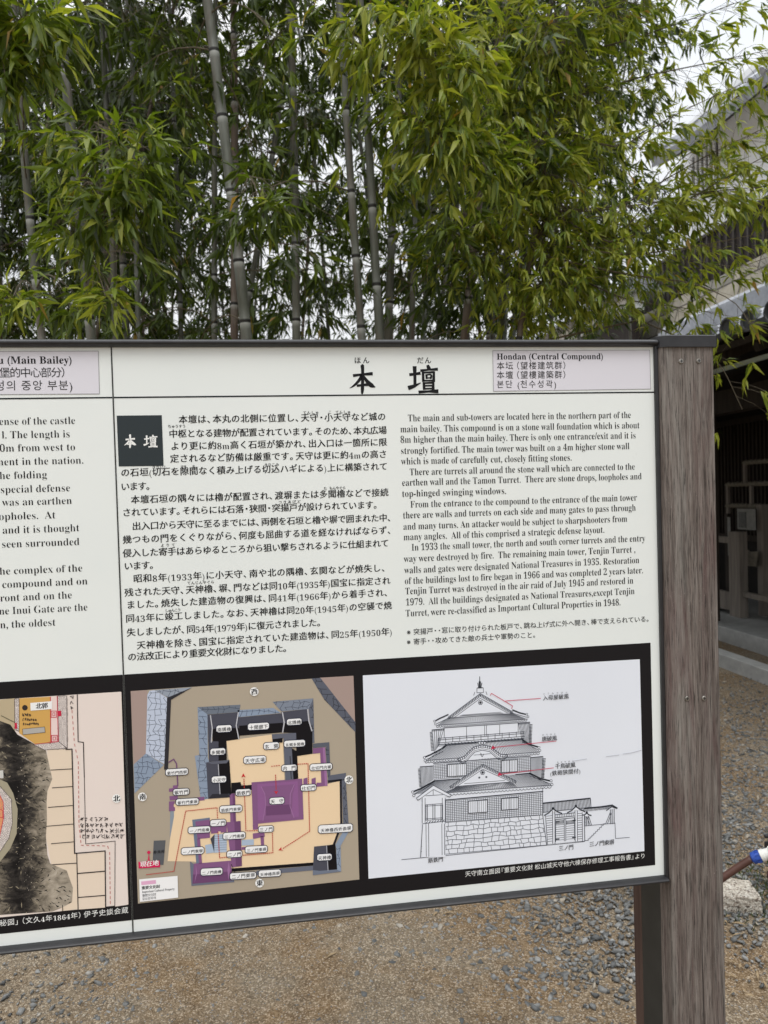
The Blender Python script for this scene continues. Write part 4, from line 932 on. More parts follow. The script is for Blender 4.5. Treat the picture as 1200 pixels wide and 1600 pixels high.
# brush strokes that follow the ridge: folds down the slope, darker on its left flank
for i in range(420):
    Y = rng.uniform(300, 1330); X = rng.uniform(-60, 400)
    if not inhill(X, Y): continue
    a = rng.uniform(.1, .5) if Y < 1080 else math.atan2(Y - 1190, X - 120) + rng.uniform(-.2, .2); l_ = rng.uniform(6, 30)
    q = [(X + l_ * t_ * math.cos(a), Y + l_ * t_ * math.sin(a) + 5 * math.sin(t_ * 3 + i)) for t_ in (0, .35, .7, 1)]
    if all(inhill(*p) for p in q): NL(q, [rng.uniform(.3, .9), rng.uniform(.8, 1.8), rng.uniform(.6, 1.4), .3], [ink(30, 28, 27), ink(38, 35, 33), ink(54, 50, 46), ink(150, 140, 120)][rng.choice([0, 0, 1, 2, 2, 3])], 4.4)
for i in range(60): om.disc(*n_(rng.uniform(90, 200), 380 + i * 14 + rng.uniform(-8, 8)), rng.uniform(.3, .6), ink(225, 215, 200), 5.4, 6)
N([(-60, 560), (0, 572), (42, 590), (76, 650), (102, 740), (96, 880), (60, 965), (0, 1042), (-60, 1060)], ink(164, 156, 134), 5.5)
pebbled([(-30, 600), (0, 610), (66, 684), (72, 820), (52, 905), (0, 985), (-30, 990)], 15, 5.7)
N([(-30, 650), (0, 660), (20, 700), (22, 790), (0, 905), (-30, 910)], ink(222, 152, 108), 6.4); NL([(0, 660), (20, 700), (22, 790), (-2, 905)], 1.0, CR, 6.6); NL([(2, 740), (18, 750), (18, 790), (2, 786)], .9, CR, 6.8)
# plots and road
for pts, w_ in (([(375, 402), (410, 400), (425, 992), (598, 978), (601, 1300)], 1.6), ([(290, 519), (410, 512)], 1.1), ([(298, 620), (413, 612)], 1.1), ([(275, 731), (415, 720)], 1.1), ([(265, 838), (419, 825)], 1.1), ([(293, 937), (422, 926)], 1.1), ([(300, 1056), (437, 1047)], 1.2),
               ([(443, 1106), (595, 1093)], 1.6), ([(448, 1242), (598, 1230)], 1.4), ([(437, 994), (445, 1312)], 1.3), ([(440, 92), (445, 358), (475, 362), (480, 560)], 1.3), ([(480, 560), (486, 830), (488, 938), (655, 922), (653, 1296)], .9), ([(356, 1286), (358, 1318)], 1.0)): NL(pts, w_)
om.dots([n_(*p) for p in ((410, 180), (424, 370), (446, 470), (450, 830), (462, 945), (612, 950), (624, 985), (628, 1290))], .9, 7.5, ink(186, 96, 88), 6)
for i in range(26): NL([(8 + i * 3.0, 210 + i * 1.5), (12 + i * 3.0, 212 + i * 1.5)], .9, ink(80, 80, 60), 6)
om.disc(*n_(663, 680), 6.8, ink(240, 240, 236), 8); X, Y = n_(663, 680); T(om, '北', X - 5.4, Y + 5.0, None, 10.6, 'kai', ink(20, 24, 34), 9, .06)

set_text()
tt.build('title_character', panel); tt2.build('title_character', panel); lp.build('language_label', panel); ll.build('language_label', panel_l); sq.build('name_square', panel)
jp.build('japanese_text', panel); en.build('english_text', panel); le.build('english_text', panel_l); le2.build('english_text', panel_l)
mp_.build('compound_plan', panel); dr.build('tower_drawing', panel); om.build('ink_map', panel_l)
def mat_wash():
    m = NT('ink_wash'); c = n_(60, 800); p0 = bd(*n_(95, 700)); p1 = bd(*n_(150, 1180))
    n1 = m.noise(26, 8, 0.68, (1, 1, 1.5), 1.2); n2 = m.noise(110, 5, 0.7, (1, 1, 1.6), 0.8)
    sx = m.n('ShaderNodeSeparateXYZ'); m.coord(); m.l(m.tc.outputs['Object'], sx.inputs[0])
    dx = m.math('MULTIPLY', m.math('SUBTRACT', sx.outputs[0], float(p0[0])), 7.0)
    side = m.math('MINIMUM', m.math('ABSOLUTE', dx), 0.35)
    v = m.math('ADD', m.math('ADD', m.math('MULTIPLY', n1, 0.75), m.math('MULTIPLY', n2, 0.30)), m.math('SUBTRACT', side, 0.16))
    c_ = m.ramp(v, (0.34, (0.010, 0.009, 0.009)), (0.46, (0.035, 0.031, 0.028)), (0.55, (0.14, 0.12, 0.092)), (0.66, (0.29, 0.25, 0.195)), (0.85, (0.48, 0.42, 0.34)))
    return m.set(c_, 0.5, 0.15)
w_ob = wash.build('ink_wash', panel_l); w_ob.data.materials[0] = mat_wash(); LB.build('black_band', panel_l)
hd2 = Ink(); z = bd(600, 617)[1]; hd2.tri([(XLEFT, z - 0.0011), (-0.0012, z - 0.0011), (-0.0012, z + 0.0011), (XLEFT, z + 0.0011)], [(0, 1, 2), (0, 2, 3)], ink(24, 30, 34), 1); hd2.build('header_rule', panel_l)
# ------------------------------------------------------------------ ground
b = MB()
n = 60; xs = np.sign(np.linspace(-1, 1, n)) * np.abs(np.linspace(-1, 1, n)) ** 3 * 400
gx, gy = np.meshgrid(xs, xs); gz = 0.012 * np.sin(gx * 2.1 + 1) * np.sin(gy * 1.7) * (np.abs(gx) < 30)
b.add(np.stack([gx, gy, gz], -1).reshape(-1, 3), [(j * n + i, j * n + i + 1, (j + 1) * n + i + 1, (j + 1) * n + i) for j in range(n - 1) for i in range(n - 1)])
g = b.build('ground', M['ground'], smooth=True); tag(g, 'gravelly brown sand of the yard under the board and around the shed', 'ground', kind='structure')
# crushed stones
def hull(n):
    bm = bmesh.new(); q = rng.normal(0, 1, (n, 3)); q /= np.linalg.norm(q, axis=1)[:, None]
    for p in q * rng.uniform(.75, 1.1, (n, 1)): bm.verts.new(p)
    bmesh.ops.convex_hull(bm, input=bm.verts[:]); bmesh.ops.delete(bm, geom=[v_ for v_ in bm.verts if not v_.link_faces], context='VERTS'); bmesh.ops.triangulate(bm, faces=bm.faces[:]); bm.verts.index_update()
    v_ = np.array([p.co[:] for p in bm.verts]); f_ = np.array([[p.index for p in fa.verts] for fa in bm.faces]); bm.free(); return v_, f_
SHARDS = [hull(int(k_n)) for k_n in rng.integers(8, 14, 24)]
def stones(P, size, name, label, cat, tint, mat):
    vs, fs, ts, n0 = [], [], [], 0; which = rng.integers(0, len(SHARDS), len(P))
    for k_n, (hv, hf) in enumerate(SHARDS):
        idx = np.where(which == k_n)[0]; n = len(idx); m = len(hv)
        V = hv[None] * np.stack([rng.uniform(.75, 1.35, n), rng.uniform(.55, 1.0, n), rng.uniform(.4, .75, n)], 1)[:, None, :] * size[idx][:, None, None]
        a = rng.uniform(0, 6.28, n)[:, None]; tl = rng.normal(0, .3, n)[:, None]
        x = V[..., 0] * np.cos(a) - V[..., 1] * np.sin(a); y = V[..., 0] * np.sin(a) + V[..., 1] * np.cos(a); z = V[..., 2] + x * tl
        vs.append((np.stack([x, y, z], -1) + P[idx][:, None, :]).reshape(-1, 3)); fs.append((hf[None] + n0 + (np.arange(n) * m)[:, None, None]).reshape(-1, 3)); ts.append(np.repeat(tint[idx], m)); n0 += n * m
    o = link(name, fast_mesh(name, np.concatenate(vs), np.concatenate(fs), {'tint': np.concatenate(ts)}), None, [mat])
    return tag(o, label, cat, kind='stuff')
pts, sz = [], []
def heap(px, py, rx, ry, n, s0, s1):
    n = int(n * 1.4)
    c = at_z(px, py)
    for _ in range(n):
        p = c + np.array([rng.normal(0, rx), rng.normal(0, ry), 0]); pts.append(p); sz.append(s0 * (s1 / s0) ** (rng.random() ** 1.6))
for _ in range(9000):
    pts.append(np.array([rng.uniform(-1.6, 5.2), rng.uniform(0.5, 6.0), 0])); sz.append(0.0026 * (0.012 / 0.0026) ** (rng.random() ** 2.4))
for _ in range(750):
    p = at_z(rng.uniform(-40, 1030), rng.uniform(1385, 1610)); pts.append(p); sz.append(0.005 * (0.017 / 0.0045) ** (rng.random() ** 1.5))
for _ in range(2600):
    p = at_z(rng.uniform(1105, 1215), rng.uniform(1062, 1440)); pts.append(p + np.array([rng.normal(0, .1), rng.normal(0, .1), 0])); sz.append(0.005 * (0.016 / 0.005) ** (rng.random() ** 1.5))
for h_ in ((900, 1425, .22, .16, 420), (1000, 1420, .14, .14, 300), (700, 1450, .25, .12, 160), (640, 1500, .3, .10, 120), (850, 1530, .22, .06, 120), (300, 1560, .3, .08, 80), (1160, 1320, .22, .25, 480), (1150, 1220, .3, .3, 260), (1170, 1120, .4, .35, 320), (1170, 1450, .12, .12, 130), (960, 1500, .15, .1, 150), (420, 1450, .3, .1, 70), (120, 1560, .25, .1, 60)):
    heap(*h_, 0.005, 0.018)
pts = np.array(pts); sz = np.array(sz); keep = (pts[:, 1] > 0.2); pts, sz = pts[keep], sz[keep]; pts[:, 2] = sz * 0.12
stones(pts, sz, 'gravel', 'loose grey crushed stones strewn over the brown sand', 'gravel', np.clip(rng.normal(.5, .24, len(pts)), 0, 1), M['stone'])
# dry leaves and twigs on the ground
v, t = [], []
for _ in range(170):
    p = np.array([rng.uniform(-.9, 3.6), rng.uniform(.6, 4.2), 0.006]) if rng.random() < .8 else at_z(rng.uniform(1125, 1215), rng.uniform(1180, 1590)) + np.array([0, 0, .006])
    a = rng.uniform(0, 6.28); l_ = rng.uniform(.02, .06); w_ = rng.uniform(.003, .007); d = np.array([math.cos(a), math.sin(a), rng.uniform(-.05, .18)]); s_ = np.array([-math.sin(a), math.cos(a), rng.uniform(-.3, .3)])
    k = len(v); v += [p, p + d * l_ * .4 + s_ * w_ + [0, 0, .004], p + d * l_ * .4 - s_ * w_ + [0, 0, .002], p + d * l_]; t += [(k, k + 1, k + 2), (k + 1, k + 3, k + 2)]
tag(link('fallen_leaves', fast_mesh('fallen_leaves', v, t), None, [M['litter']]), 'dry straw-coloured bamboo leaves scattered over the gravel', 'leaf litter', kind='stuff')
# short weeds by the granite block
v, t, ti = [], [], []
for _ in range(330):
    p = at_z(rng.uniform(1150, 1200), rng.uniform(1350, 1440)) + np.array([rng.normal(0, .03), rng.normal(0, .05), 0]); a = rng.uniform(0, 6.28); hh = rng.uniform(.012, .035)
    k = len(v); s_ = np.array([math.cos(a), math.sin(a), 0]) * .0022; tip = p + np.array([rng.normal(0, .015), rng.normal(0, .015), hh]); v += [p - s_, p + s_, tip]; t.append((k, k + 1, k + 2)); ti += [rng.uniform(.1, .6)] * 3
tag(link('weeds', fast_mesh('weeds', v, t, {'tint': ti}), None, [M['leaf']]), 'sparse green weeds between the stones by the granite block', 'weeds', kind='stuff')

# ------------------------------------------------------------------ granite block, hose and pipe
bm = bmesh.new(); bmesh.ops.create_cube(bm, size=1.0); bmesh.ops.subdivide_edges(bm, edges=bm.edges[:], cuts=5, use_grid_fill=True)
for q in bm.verts:
    c = q.co; k_n = 1 + 0.025 * math.sin(c.x * 9 + c.y * 7) + 0.02 * math.sin(c.z * 11 + c.x * 5)
    q.co = Vector((c.x * 0.205 * k_n * (1.0 - 0.12 * (c.z + .5)), c.y * 0.125 * k_n, c.z * 0.07 + 0.002 * math.sin(c.x * 5 + c.y * 4))) + Vector((rng.normal(0, .0015), rng.normal(0, .0015), rng.normal(0, .0015)))
me = bpy.data.meshes.new('granite_block'); bm.to_mesh(me); bm.free()
gp = at_z(1140, 1411); gr = link('granite_block', me, None, [M['granite']]); gr.location = (gp[0] - 0.005, gp[1], 0.030); gr.rotation_euler = (R_(3), R_(4), R_(-16))
bv = gr.modifiers.new('bevel', 'BEVEL'); bv.width = 0.006; bv.segments = 2
tag(gr, 'rough speckled granite block lying on the gravel beside the post', 'stone block')
def bez(a, b_, c, n=14): tt_ = np.linspace(0, 1, n)[:, None]; return (1 - tt_) ** 2 * a + 2 * tt_ * (1 - tt_) * b_ + tt_ ** 2 * c
hz = thing('garden_hose', 'red-brown hose with blue connector and white end by the granite block', 'hose', (1.95, 1.45, 0))
h0, h1, h2 = at_depth(1085, 1405, 2.62), at_depth(1140, 1362, 2.60), at_depth(1176, 1341, 2.58)
c1, c2_ = at_depth(1189, 1337, 2.57), at_depth(1230, 1328, 2.54)
lead = bez(np.array([0.9, 1.9, 0.02]), np.array([1.35, 1.75, 0.02]), h0, 12)
b = MB(); b.tube(np.vstack([lead[:-1], bez(h0, h1, h2)]), 0.0125, 12); b.build('tube', M['hose'], hz, smooth=True)
ax = (c1 - h2) / np.linalg.norm(c1 - h2)
b = MB(); b.tube([h2 - ax * .004, h2, h2 + ax * .012, h2 + ax * .013, c1 - ax * .003, c1], [.014, .019, .0205, .0185, .0185, .017], 20)
for i in range(10):
    a = i * .628; u = np.cross(ax, [0, 0, 1]); u /= np.linalg.norm(u); v_ = np.cross(ax, u); q = (u * math.cos(a) + v_ * math.sin(a)) * .0192; b.bar(h2 + ax * .013 + q, c1 - ax * .003 + q, .003, .003)
b.build('connector', M['blue'], hz)
b = MB(); b.tube([c1, c1 + ax * .012, c1 + ax * .013, c1 + ax * .03, c1 + ax * .031, c2_], [.0205, .0205, .018, .018, .022, .022], 20); b.build('nozzle', M['white_plastic'], hz, smooth=False)
pp = at_z(1204, 1392)
tp = thing('standpipe', 'dark red standpipe with a black valve at the right edge', 'water pipe', (pp[0] + .02, pp[1], 0))
X_, Y_ = pp[0] + .02, pp[1]
b = MB(); b.tube([(X_, Y_, -.05), (X_, Y_, .12)], .022, 16); b.tube([(X_, Y_, .05), (X_, Y_, .065)], .028, 16); b.build('pipe', M['rust'], tp)
b = MB(); b.box((X_ - .026, Y_ - .026, .121), (X_ + .026, Y_ + .026, .18)); b.tube([(X_, Y_, .181), (X_, Y_, .21)], .012, 10); b.tube([(X_ - .04, Y_, .212), (X_ + .04, Y_, .212)], .008, 8); b.build('valve', M['frame'], tp, bevel=.003)

# ------------------------------------------------------------------ kerb strip and the open shed on the right
b = MB()
for i in range(14):
    y0 = -3 + i * 1.0; b.box((3.93, y0 + .004, -.1), (4.06, y0 + .996, .115 + .004 * math.sin(i * 2.3)))
k = b.build('kerb', M['concrete'], bevel=.006); tag(k, 'concrete kerb strip along the gravel in front of the shed', 'kerb', kind='structure')
SY0, SY1, SXF = -2.0, 9.0, 4.56                             # the shed runs along Y; its open front faces left
sh = thing('open_shed', 'dark timber shed with an open front, lattice wall and silver tiled roof', 'shed', (6.0, 3.5, 0))
b = MB(); b.box((SXF, SY0, -.1), (8.6, SY1, .15)); b.build('floor_slab', M['concrete'], sh, bevel=.008)
EX = 3.72; EZ = (at_x(1105, 535, EX)[2] + at_x(1189, 490, EX)[2]) / 2
RX = 6.3; RZ = (at_x(1200, 441, RX)[2] + at_x(1080, 505, RX)[2]) / 2 - .3
print('shed', EZ, RZ)                       # eave and ridge
def roof_pt(s_): return EX + (RX - EX) * s_, EZ + (RZ - EZ) * s_ - 0.10 * math.sin(math.pi * s_)
ny = int((SY1 + 0.6 - SY0 + 0.6) / 0.265); v, f = [], []
prof = []
for j in range(ny):
    y0 = SY0 - 0.6 + j * 0.265
    prof += [(y0 + 0.085 * (1 - math.cos(a)) , 0.075 * math.sin(a)) for a in np.linspace(0, math.pi, 7)] + [(y0 + .17 + q, -0.02 * math.sin(math.pi * q / .095)) for q in (0.024, .048, .072)]
ss = []
for i in range(13): ss += [(i / 13, 0.0), ((i + .96) / 13, 0.016)]
for s_, lift in ss:
    x, z = roof_pt(s_)
    v += [(x, y, z + h_ + lift) for y, h_ in prof]
kk = len(prof); f = [(i * kk + q, i * kk + q + 1, (i + 1) * kk + q + 1, (i + 1) * kk + q) for i in range(len(ss) - 1) for q in range(kk - 1)]
b = MB(); b.add(v, f); rf = b.build('roof', M['tile'], sh)
b = MB()
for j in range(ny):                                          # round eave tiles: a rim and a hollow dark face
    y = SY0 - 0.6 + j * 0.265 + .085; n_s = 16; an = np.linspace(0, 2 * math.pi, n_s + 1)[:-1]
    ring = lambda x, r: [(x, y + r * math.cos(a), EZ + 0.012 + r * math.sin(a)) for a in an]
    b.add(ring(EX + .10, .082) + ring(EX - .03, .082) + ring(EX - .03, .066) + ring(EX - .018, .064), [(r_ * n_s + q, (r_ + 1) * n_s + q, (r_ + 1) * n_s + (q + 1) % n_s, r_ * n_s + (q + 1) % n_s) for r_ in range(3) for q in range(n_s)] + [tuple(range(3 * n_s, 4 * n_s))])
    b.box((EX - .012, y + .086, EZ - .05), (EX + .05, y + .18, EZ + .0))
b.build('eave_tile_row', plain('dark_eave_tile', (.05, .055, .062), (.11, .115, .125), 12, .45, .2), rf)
b = MB(); x, z = roof_pt(1); b.box((x - .16, SY0 - .6, z + .02), (x + .16, SY1 + .6, z + .24)); b.tube([(x, SY0 - .6, z + .26), (x, SY1 + .6, z + .26)], .1, 10); b.build('ridge', M['tile'], rf)
b = MB(); b.bar((EX + .03, 3.5, EZ - .11), (RX, 3.5, RZ - .13), SY1 - SY0 + 1.1, .05, up=(-(RZ - EZ), 0, RX - EX))
v2 = [(EX + .06, SY0 - .58, EZ - .09), (EX + .06, SY1 + .58, EZ - .09)]
b.box((RX, SY0 - .5, .15), (RX + .1, SY1 + .5, RZ - .1)); b.build('boarding', M['shed_wood'], sh)
b = MB()
for j in range(26):
    y = SY0 - .4 + j * .45; b.bar((EX + .08, y, EZ - .17), (RX, y, RZ - .19), .055, .075)
b.build('rafter_row', M['shed_wood'], sh)
BZ = at_x(1160, 622, SXF)[2]
b = MB(); b.box((SXF + .02, SY0, BZ - .1), (SXF + .18, SY1, BZ + .12)); b.build('beam', M['shed_wood'], sh)
b = MB(); b.box((SXF + .5, SY0, BZ + .35), (RX, SY1, BZ + .39)); b.build('ceiling', M['shed_wood'], sh)
for y in (-1.8, 1.6, 5.95, 8.8):
    b = MB(); b.box((SXF + .03, y - .07, .15), (SXF + .17, y + .07, BZ - .1)); b.build('pillar', M['shed_wood'], sh, bevel=.006)
for y0, y1 in ((SY0 - .02, SY0 + .06), (SY1 - .06, SY1 + .02)):
    b = MB(); b.box((SXF + .2, y0, .15), (RX - .1, y1, EZ + .1)); b.build('end_wall', M['shed_wood'], sh)
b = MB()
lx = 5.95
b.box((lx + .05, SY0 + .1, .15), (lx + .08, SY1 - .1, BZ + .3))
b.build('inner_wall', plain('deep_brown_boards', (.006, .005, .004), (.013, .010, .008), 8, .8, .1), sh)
b = MB()
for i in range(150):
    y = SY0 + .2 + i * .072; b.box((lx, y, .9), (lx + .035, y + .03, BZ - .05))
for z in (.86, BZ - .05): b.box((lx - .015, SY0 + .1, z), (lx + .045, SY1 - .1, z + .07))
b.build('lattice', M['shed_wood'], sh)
GX = 4.3; gA, gB = at_x(1118, 587, GX), at_x(1200, 545, GX); gz = (gA[2] + gB[2]) / 2
b = MB()
yy0, yy1 = -1.5, 7.5; arc = [(.045 * math.cos(a), .03 * math.sin(a)) for a in np.linspace(math.pi, 2 * math.pi, 8)]
v = []
for y in (yy0, yy1): v += [(GX + q, y, gz + r) for q, r in arc] + [(GX + q * .86, y, gz + r * .86) for q, r in arc[::-1]]
kk = len(arc) * 2; b.add(v, [(i, (i + 1) % kk, kk + (i + 1) % kk, kk + i) for i in range(kk)] + [tuple(range(kk))[::-1], tuple(range(kk, 2 * kk))]); b.build('gutter', M['teal'], sh)
for y in np.arange(1.4, 7.5, .9):
    b = MB(); b.bar((GX, y, gz - .036), (GX + .18, y, gz + .05), .02, .008); b.build('gutter_bracket', M['steel'], sh)
# -- things inside the shed's front
c6 = lambda x, y: (1120 + x / 3.81, 540 + y / 3.81)
fx = 5.05
def fp(x, y, X=fx): return at_x(*c6(x, y), X)
fe = thing('wooden_fence', 'low grey timber fence with a thick square post inside the shed front', 'fence', (fx, fp(130, 1400)[1], .15))
q0, q1 = fp(128, 1108), fp(128, 1590); yc = fp(128, 1350)[1]; hw = abs(fp(160, 1350)[1] - fp(96, 1350)[1]) / 2
b = MB(); b.box((fx - .05, yc - hw, .15), (fx + .05, yc + hw, q0[2])); b.build('post', M['grey_wood'], fe, bevel=.006)
for z0, z1 in ((fp(40, 1172)[2], fp(40, 1135)[2]), (.2, fp(60, 1462)[2])):
    b = MB(); b.box((fx - .03, yc + hw + .002, z0), (fx + .02, yc + 1.6, z1)); b.build('rail', M['grey_wood'], fe, bevel=.004)
b = MB(); zz = fp(230, 1490)[2]; b.box((fx - .02, yc - 1.7, zz - .035), (fx + .03, yc - hw - .002, zz + .02)); b.build('rail', M['grey_wood'], fe, bevel=.004)
rx = 5.45
rk = thing('rope_rack', 'dark rack with three rope-wound rails against the lattice wall', 'rack', (rx, at_x(1170, 800, rx)[1], .15))
for (xa, ya), (xb, yb) in (((165, 692), (330, 686)), ((62, 826), (330, 818)), ((62, 956), (300, 950))):
    a, d = at_x(*c6(xa, ya), rx), at_x(*c6(xb, yb), rx); d[2] = a[2] = (a[2] + d[2]) / 2; b = MB()
    nn = 160; tt_ = np.linspace(0, 1, nn); yl = a[1] + (d[1] - a[1]) * tt_; ph = tt_ * abs(d[1] - a[1]) / .16 * 6.28
    b.tube(np.stack([np.full(nn, rx), yl, np.full(nn, a[2])], 1), .021, 10)
    for o_ in (0, 3.14): b.tube(np.stack([rx + .02 * np.cos(ph + o_), yl, a[2] + .02 * np.sin(ph + o_)], 1), .011, 6)
    b.build('rail', M['rope'], rk, smooth=True)
for x, y0, y1 in ((168, 690, 815), (66, 822, 1000), (205, 825, 955)):
    a, d = at_x(*c6(x, y0), rx), at_x(*c6(x, y1), rx); b = MB(); b.box((rx - .015, a[1] - .02, d[2]), (rx + .015, a[1] + .02, a[2])); b.build('upright', M['grey_wood'], rk)
a = at_x(*c6(282, 945), rx - .1); b = MB(); b.box((rx - .16, a[1] - .045, .15), (rx - .05, a[1] + .045, a[2])); b.build('leg', M['grey_wood'], rk, bevel=.004)
a = at_x(*c6(66, 900), rx); b = MB(); b.box((rx - .03, a[1] - .03, .15), (rx + .03, a[1] + .03, at_x(*c6(66, 1000), rx)[2])); b.build('leg', M['shed_wood'], rk)
nx_ = 5.25
def card(name, label, cat, p0, p1, X, mat, th=.004):
    a, d = at_x(*c6(*p0), X), at_x(*c6(*p1), X); b = MB(); b.box((X - th, min(a[1], d[1]), min(a[2], d[2])), (X, max(a[1], d[1]), max(a[2], d[2]))); o = b.build(name, mat)
    return tag(o, label, cat) if label else o
no = thing('notice', 'grey paper notice with a dark picture fixed to the rack', 'notice', (nx_, fp(180, 1040, nx_)[1], fp(180, 1100, nx_)[2]))
for nm, p0, p1, X, mt in (('sheet', (122, 970), (234, 1100), nx_, M['paper']), ('picture', (130, 990), (175, 1085), nx_ - .006, M['photo'])):
    a, d = at_x(*c6(*p0), X), at_x(*c6(*p1), X); b = MB(); b.box((X - .004, min(a[1], d[1]), d[2]), (X, max(a[1], d[1]), a[2])); b.build(nm, mt, no)
card('hanging_paper', 'narrow white paper strip hanging left of the grey notice', 'paper', (64, 1020), (86, 1252), 5.3, M['paper'])
a0, a1 = fp(160, 1210, 5.2), fp(252, 1320, 5.2)
b = MB(); nn = 12; v = []
for j in range(6):
    for i in range(nn):
        u = i / (nn - 1); wv = j / 5; y = a0[1] + (a1[1] - a0[1]) * (u * (1 - .12 * wv) + .06 * wv); v.append((5.2 + .02 * math.sin(u * 9 + wv * 2), y, a0[2] + (a1[2] - a0[2]) * wv - .02 * math.sin(u * 3.1) * (1 - wv)))
for q in list(v): v.append((q[0] + .012, q[1], q[2]))
f = [(j * nn + i, j * nn + i + 1, (j + 1) * nn + i + 1, (j + 1) * nn + i) for j in range(5) for i in range(nn - 1)]; b.add(v, f + [tuple(72 + q for q in fa[::-1]) for fa in f]); tag(b.build('beige_cloth', M['cloth'], smooth=True), 'beige cloth bag hanging below the grey notice', 'cloth bag')

# ------------------------------------------------------------------ castle turret on its stone wall behind the shed
TX = 9.0
cA = at_x(1054, 300, TX)                                      # corner of the white storey
zb1, zb0 = at_x(1150, 335, TX)[2], at_x(1150, 417, TX)[2]     # blackened boarding, top and bottom
st = thing('stone_wall', 'tall pale cut-stone wall under the castle turret, behind the shed roof', 'stone wall', (TX + 3, 14, 0))
b = MB(); b.add([(TX - 1.1, 2, -.2), (TX - 1.1, 40, -.2), (TX + .05, 40, zb0), (TX + .05, 2, zb0), (TX + 9, 2, -.2), (TX + 9, 40, -.2), (TX + 9, 40, zb0), (TX + 9, 2, zb0)], [(0, 1, 2, 3)[::-1], (3, 2, 6, 7)[::-1], (0, 3, 7, 4), (1, 5, 6, 2), (4, 7, 6, 5)]); b.build('masonry', M['masonry'], st)
tu = thing('castle_turret', 'white plastered castle turret with blackened boarding below and tiled eaves', 'castle turret', (TX + 3, 12, zb0))
YC = cA[1]; ZT = at_x(1054, 240, TX)[2]
b = MB(); b.box((TX + .1, 3, zb0 + .003), (TX + 6, YC + 6, zb1)); b.build('boarding', M['black_wood'], tu)
b = MB()
for i in range(90):
    y = 3 + i * .22
    if y < YC + 6: b.box((TX + .06, y, zb0 + .02), (TX + .1, y + .04, zb1 - .03))
b.box((TX + .05, 3, zb1 - .03), (TX + .13, YC + 6, zb1 + .03)); b.build('batten_row', plain('grey_batten', (.04, .036, .034), (.09, .08, .075), 10, .8, .2), tu)
b = MB(); b.box((TX + .14, 3, zb1 + .031), (TX + 6, YC, ZT + .5)); wl = b.build('plaster_wall', M['plaster'], tu)
for yq in (at_x(1092, 255, TX)[1],):
    b = MB(); b.box((TX + .12, yq - .45, zb1 + (ZT - zb1) * .45), (TX + .16, yq + .45, zb1 + (ZT - zb1) * .85))
    wd_ = b.build('window', M['black_wood'], tu); b = MB()
    for i in range(6): b.box((TX + .08, yq - .42 + i * .16, zb1 + (ZT - zb1) * .45), (TX + .118, yq - .35 + i * .16, zb1 + (ZT - zb1) * .85))
    b.build('bar_row', M['plaster'], wd_)
e0 = at_x(1018, 246, TX - .7)
eY, eZ = e0[1], e0[2]
def eave(y): return eZ - .30 + .30 * max(0, (y - (eY - 3)) / 3) ** 2.2 if y > eY - 3 else eZ - .30
v = []; ys = np.linspace(2, eY, 40)
for y in ys:
    z = eave(y); v += [(TX - .7, y, z - .22), (TX - .7, y, z), (TX + 3.2, min(y, eY - 2.6), z + 2.6), (TX + 3.2, min(y, eY - 2.6), z + 2.3), (TX + .2, min(y, eY - .8), ZT + .45)]
f = [(i * 5 + q, i * 5 + (q + 1) % 5, (i + 1) * 5 + (q + 1) % 5, (i + 1) * 5 + q) for i in range(39) for q in range(5)] + [tuple(range(5))[::-1], tuple(range(195, 200))]
b = MB(); b.add(v, f); rt = b.build('roof', plain('grey_castle_tile', (.13, .135, .15), (.24, .25, .27), 6, .6, .3), tu)
b = MB()
for i in range(70):
    y = 2.2 + i * .3
    if y < eY - 2.8: b.tube([(TX - .73, y, eave(y) + .03), (TX + 3.2, y, eave(y) + 2.63)], .075, 6)
b.build('tile_row', M['tile'], rt)
b = MB(); b.tube([(TX - .75, eY + .02, eZ + .05), (TX + .4, eY - .9, eZ + .45), (TX + 3.2, eY - 2.6, eZ + 2.45)], .12, 8); b.build('hip_ridge', M['tile'], rt)
b = MB(); v = []
for y in ys: v += [(TX - .64, y - .05, eave(y) - .23), (TX + .139, y - .05, ZT - .1), (TX + .139, y - .05, ZT + .2), (TX - .64, y - .05, eave(y) - .225)]
b.add(v, [(i * 4 + q, i * 4 + (q + 1) % 4, (i + 1) * 4 + (q + 1) % 4, (i + 1) * 4 + q) for i in range(39) for q in range(4)]); b.build('eave_soffit', M['plaster'], tu)
# lower boundary wall running on behind the bamboo, with a white tiled coping
bw = thing('boundary_wall', 'low black boarded wall with a white tiled coping, left of the stone wall', 'wall', (8.0, 22, 0))
wa, wb_ = at_x(985, 486, 8.2), at_x(985, 540, 8.2)
b = MB(); b.box((8.2, 14.5, -.2), (8.4, 40, wa[2])); b.build('boarding', M['black_wood'], bw)
b = MB(); b.box((8.15, 14.4, wa[2]), (8.45, 40, wa[2] + .35)); b.build('plaster_band', M['plaster'], bw)
b = MB(); b.add([(7.7, 14.2, wa[2] + .35), (7.7, 40, wa[2] + .35), (8.3, 40, wa[2] + .85), (8.3, 14.2, wa[2] + .85), (8.9, 40, wa[2] + .35), (8.9, 14.2, wa[2] + .35)], [(0, 1, 2, 3)[::-1], (3, 2, 4, 5)[::-1], (0, 5, 4, 1), (0, 3, 5), (1, 4, 2)]); b.build('coping', M['tile'], bw)
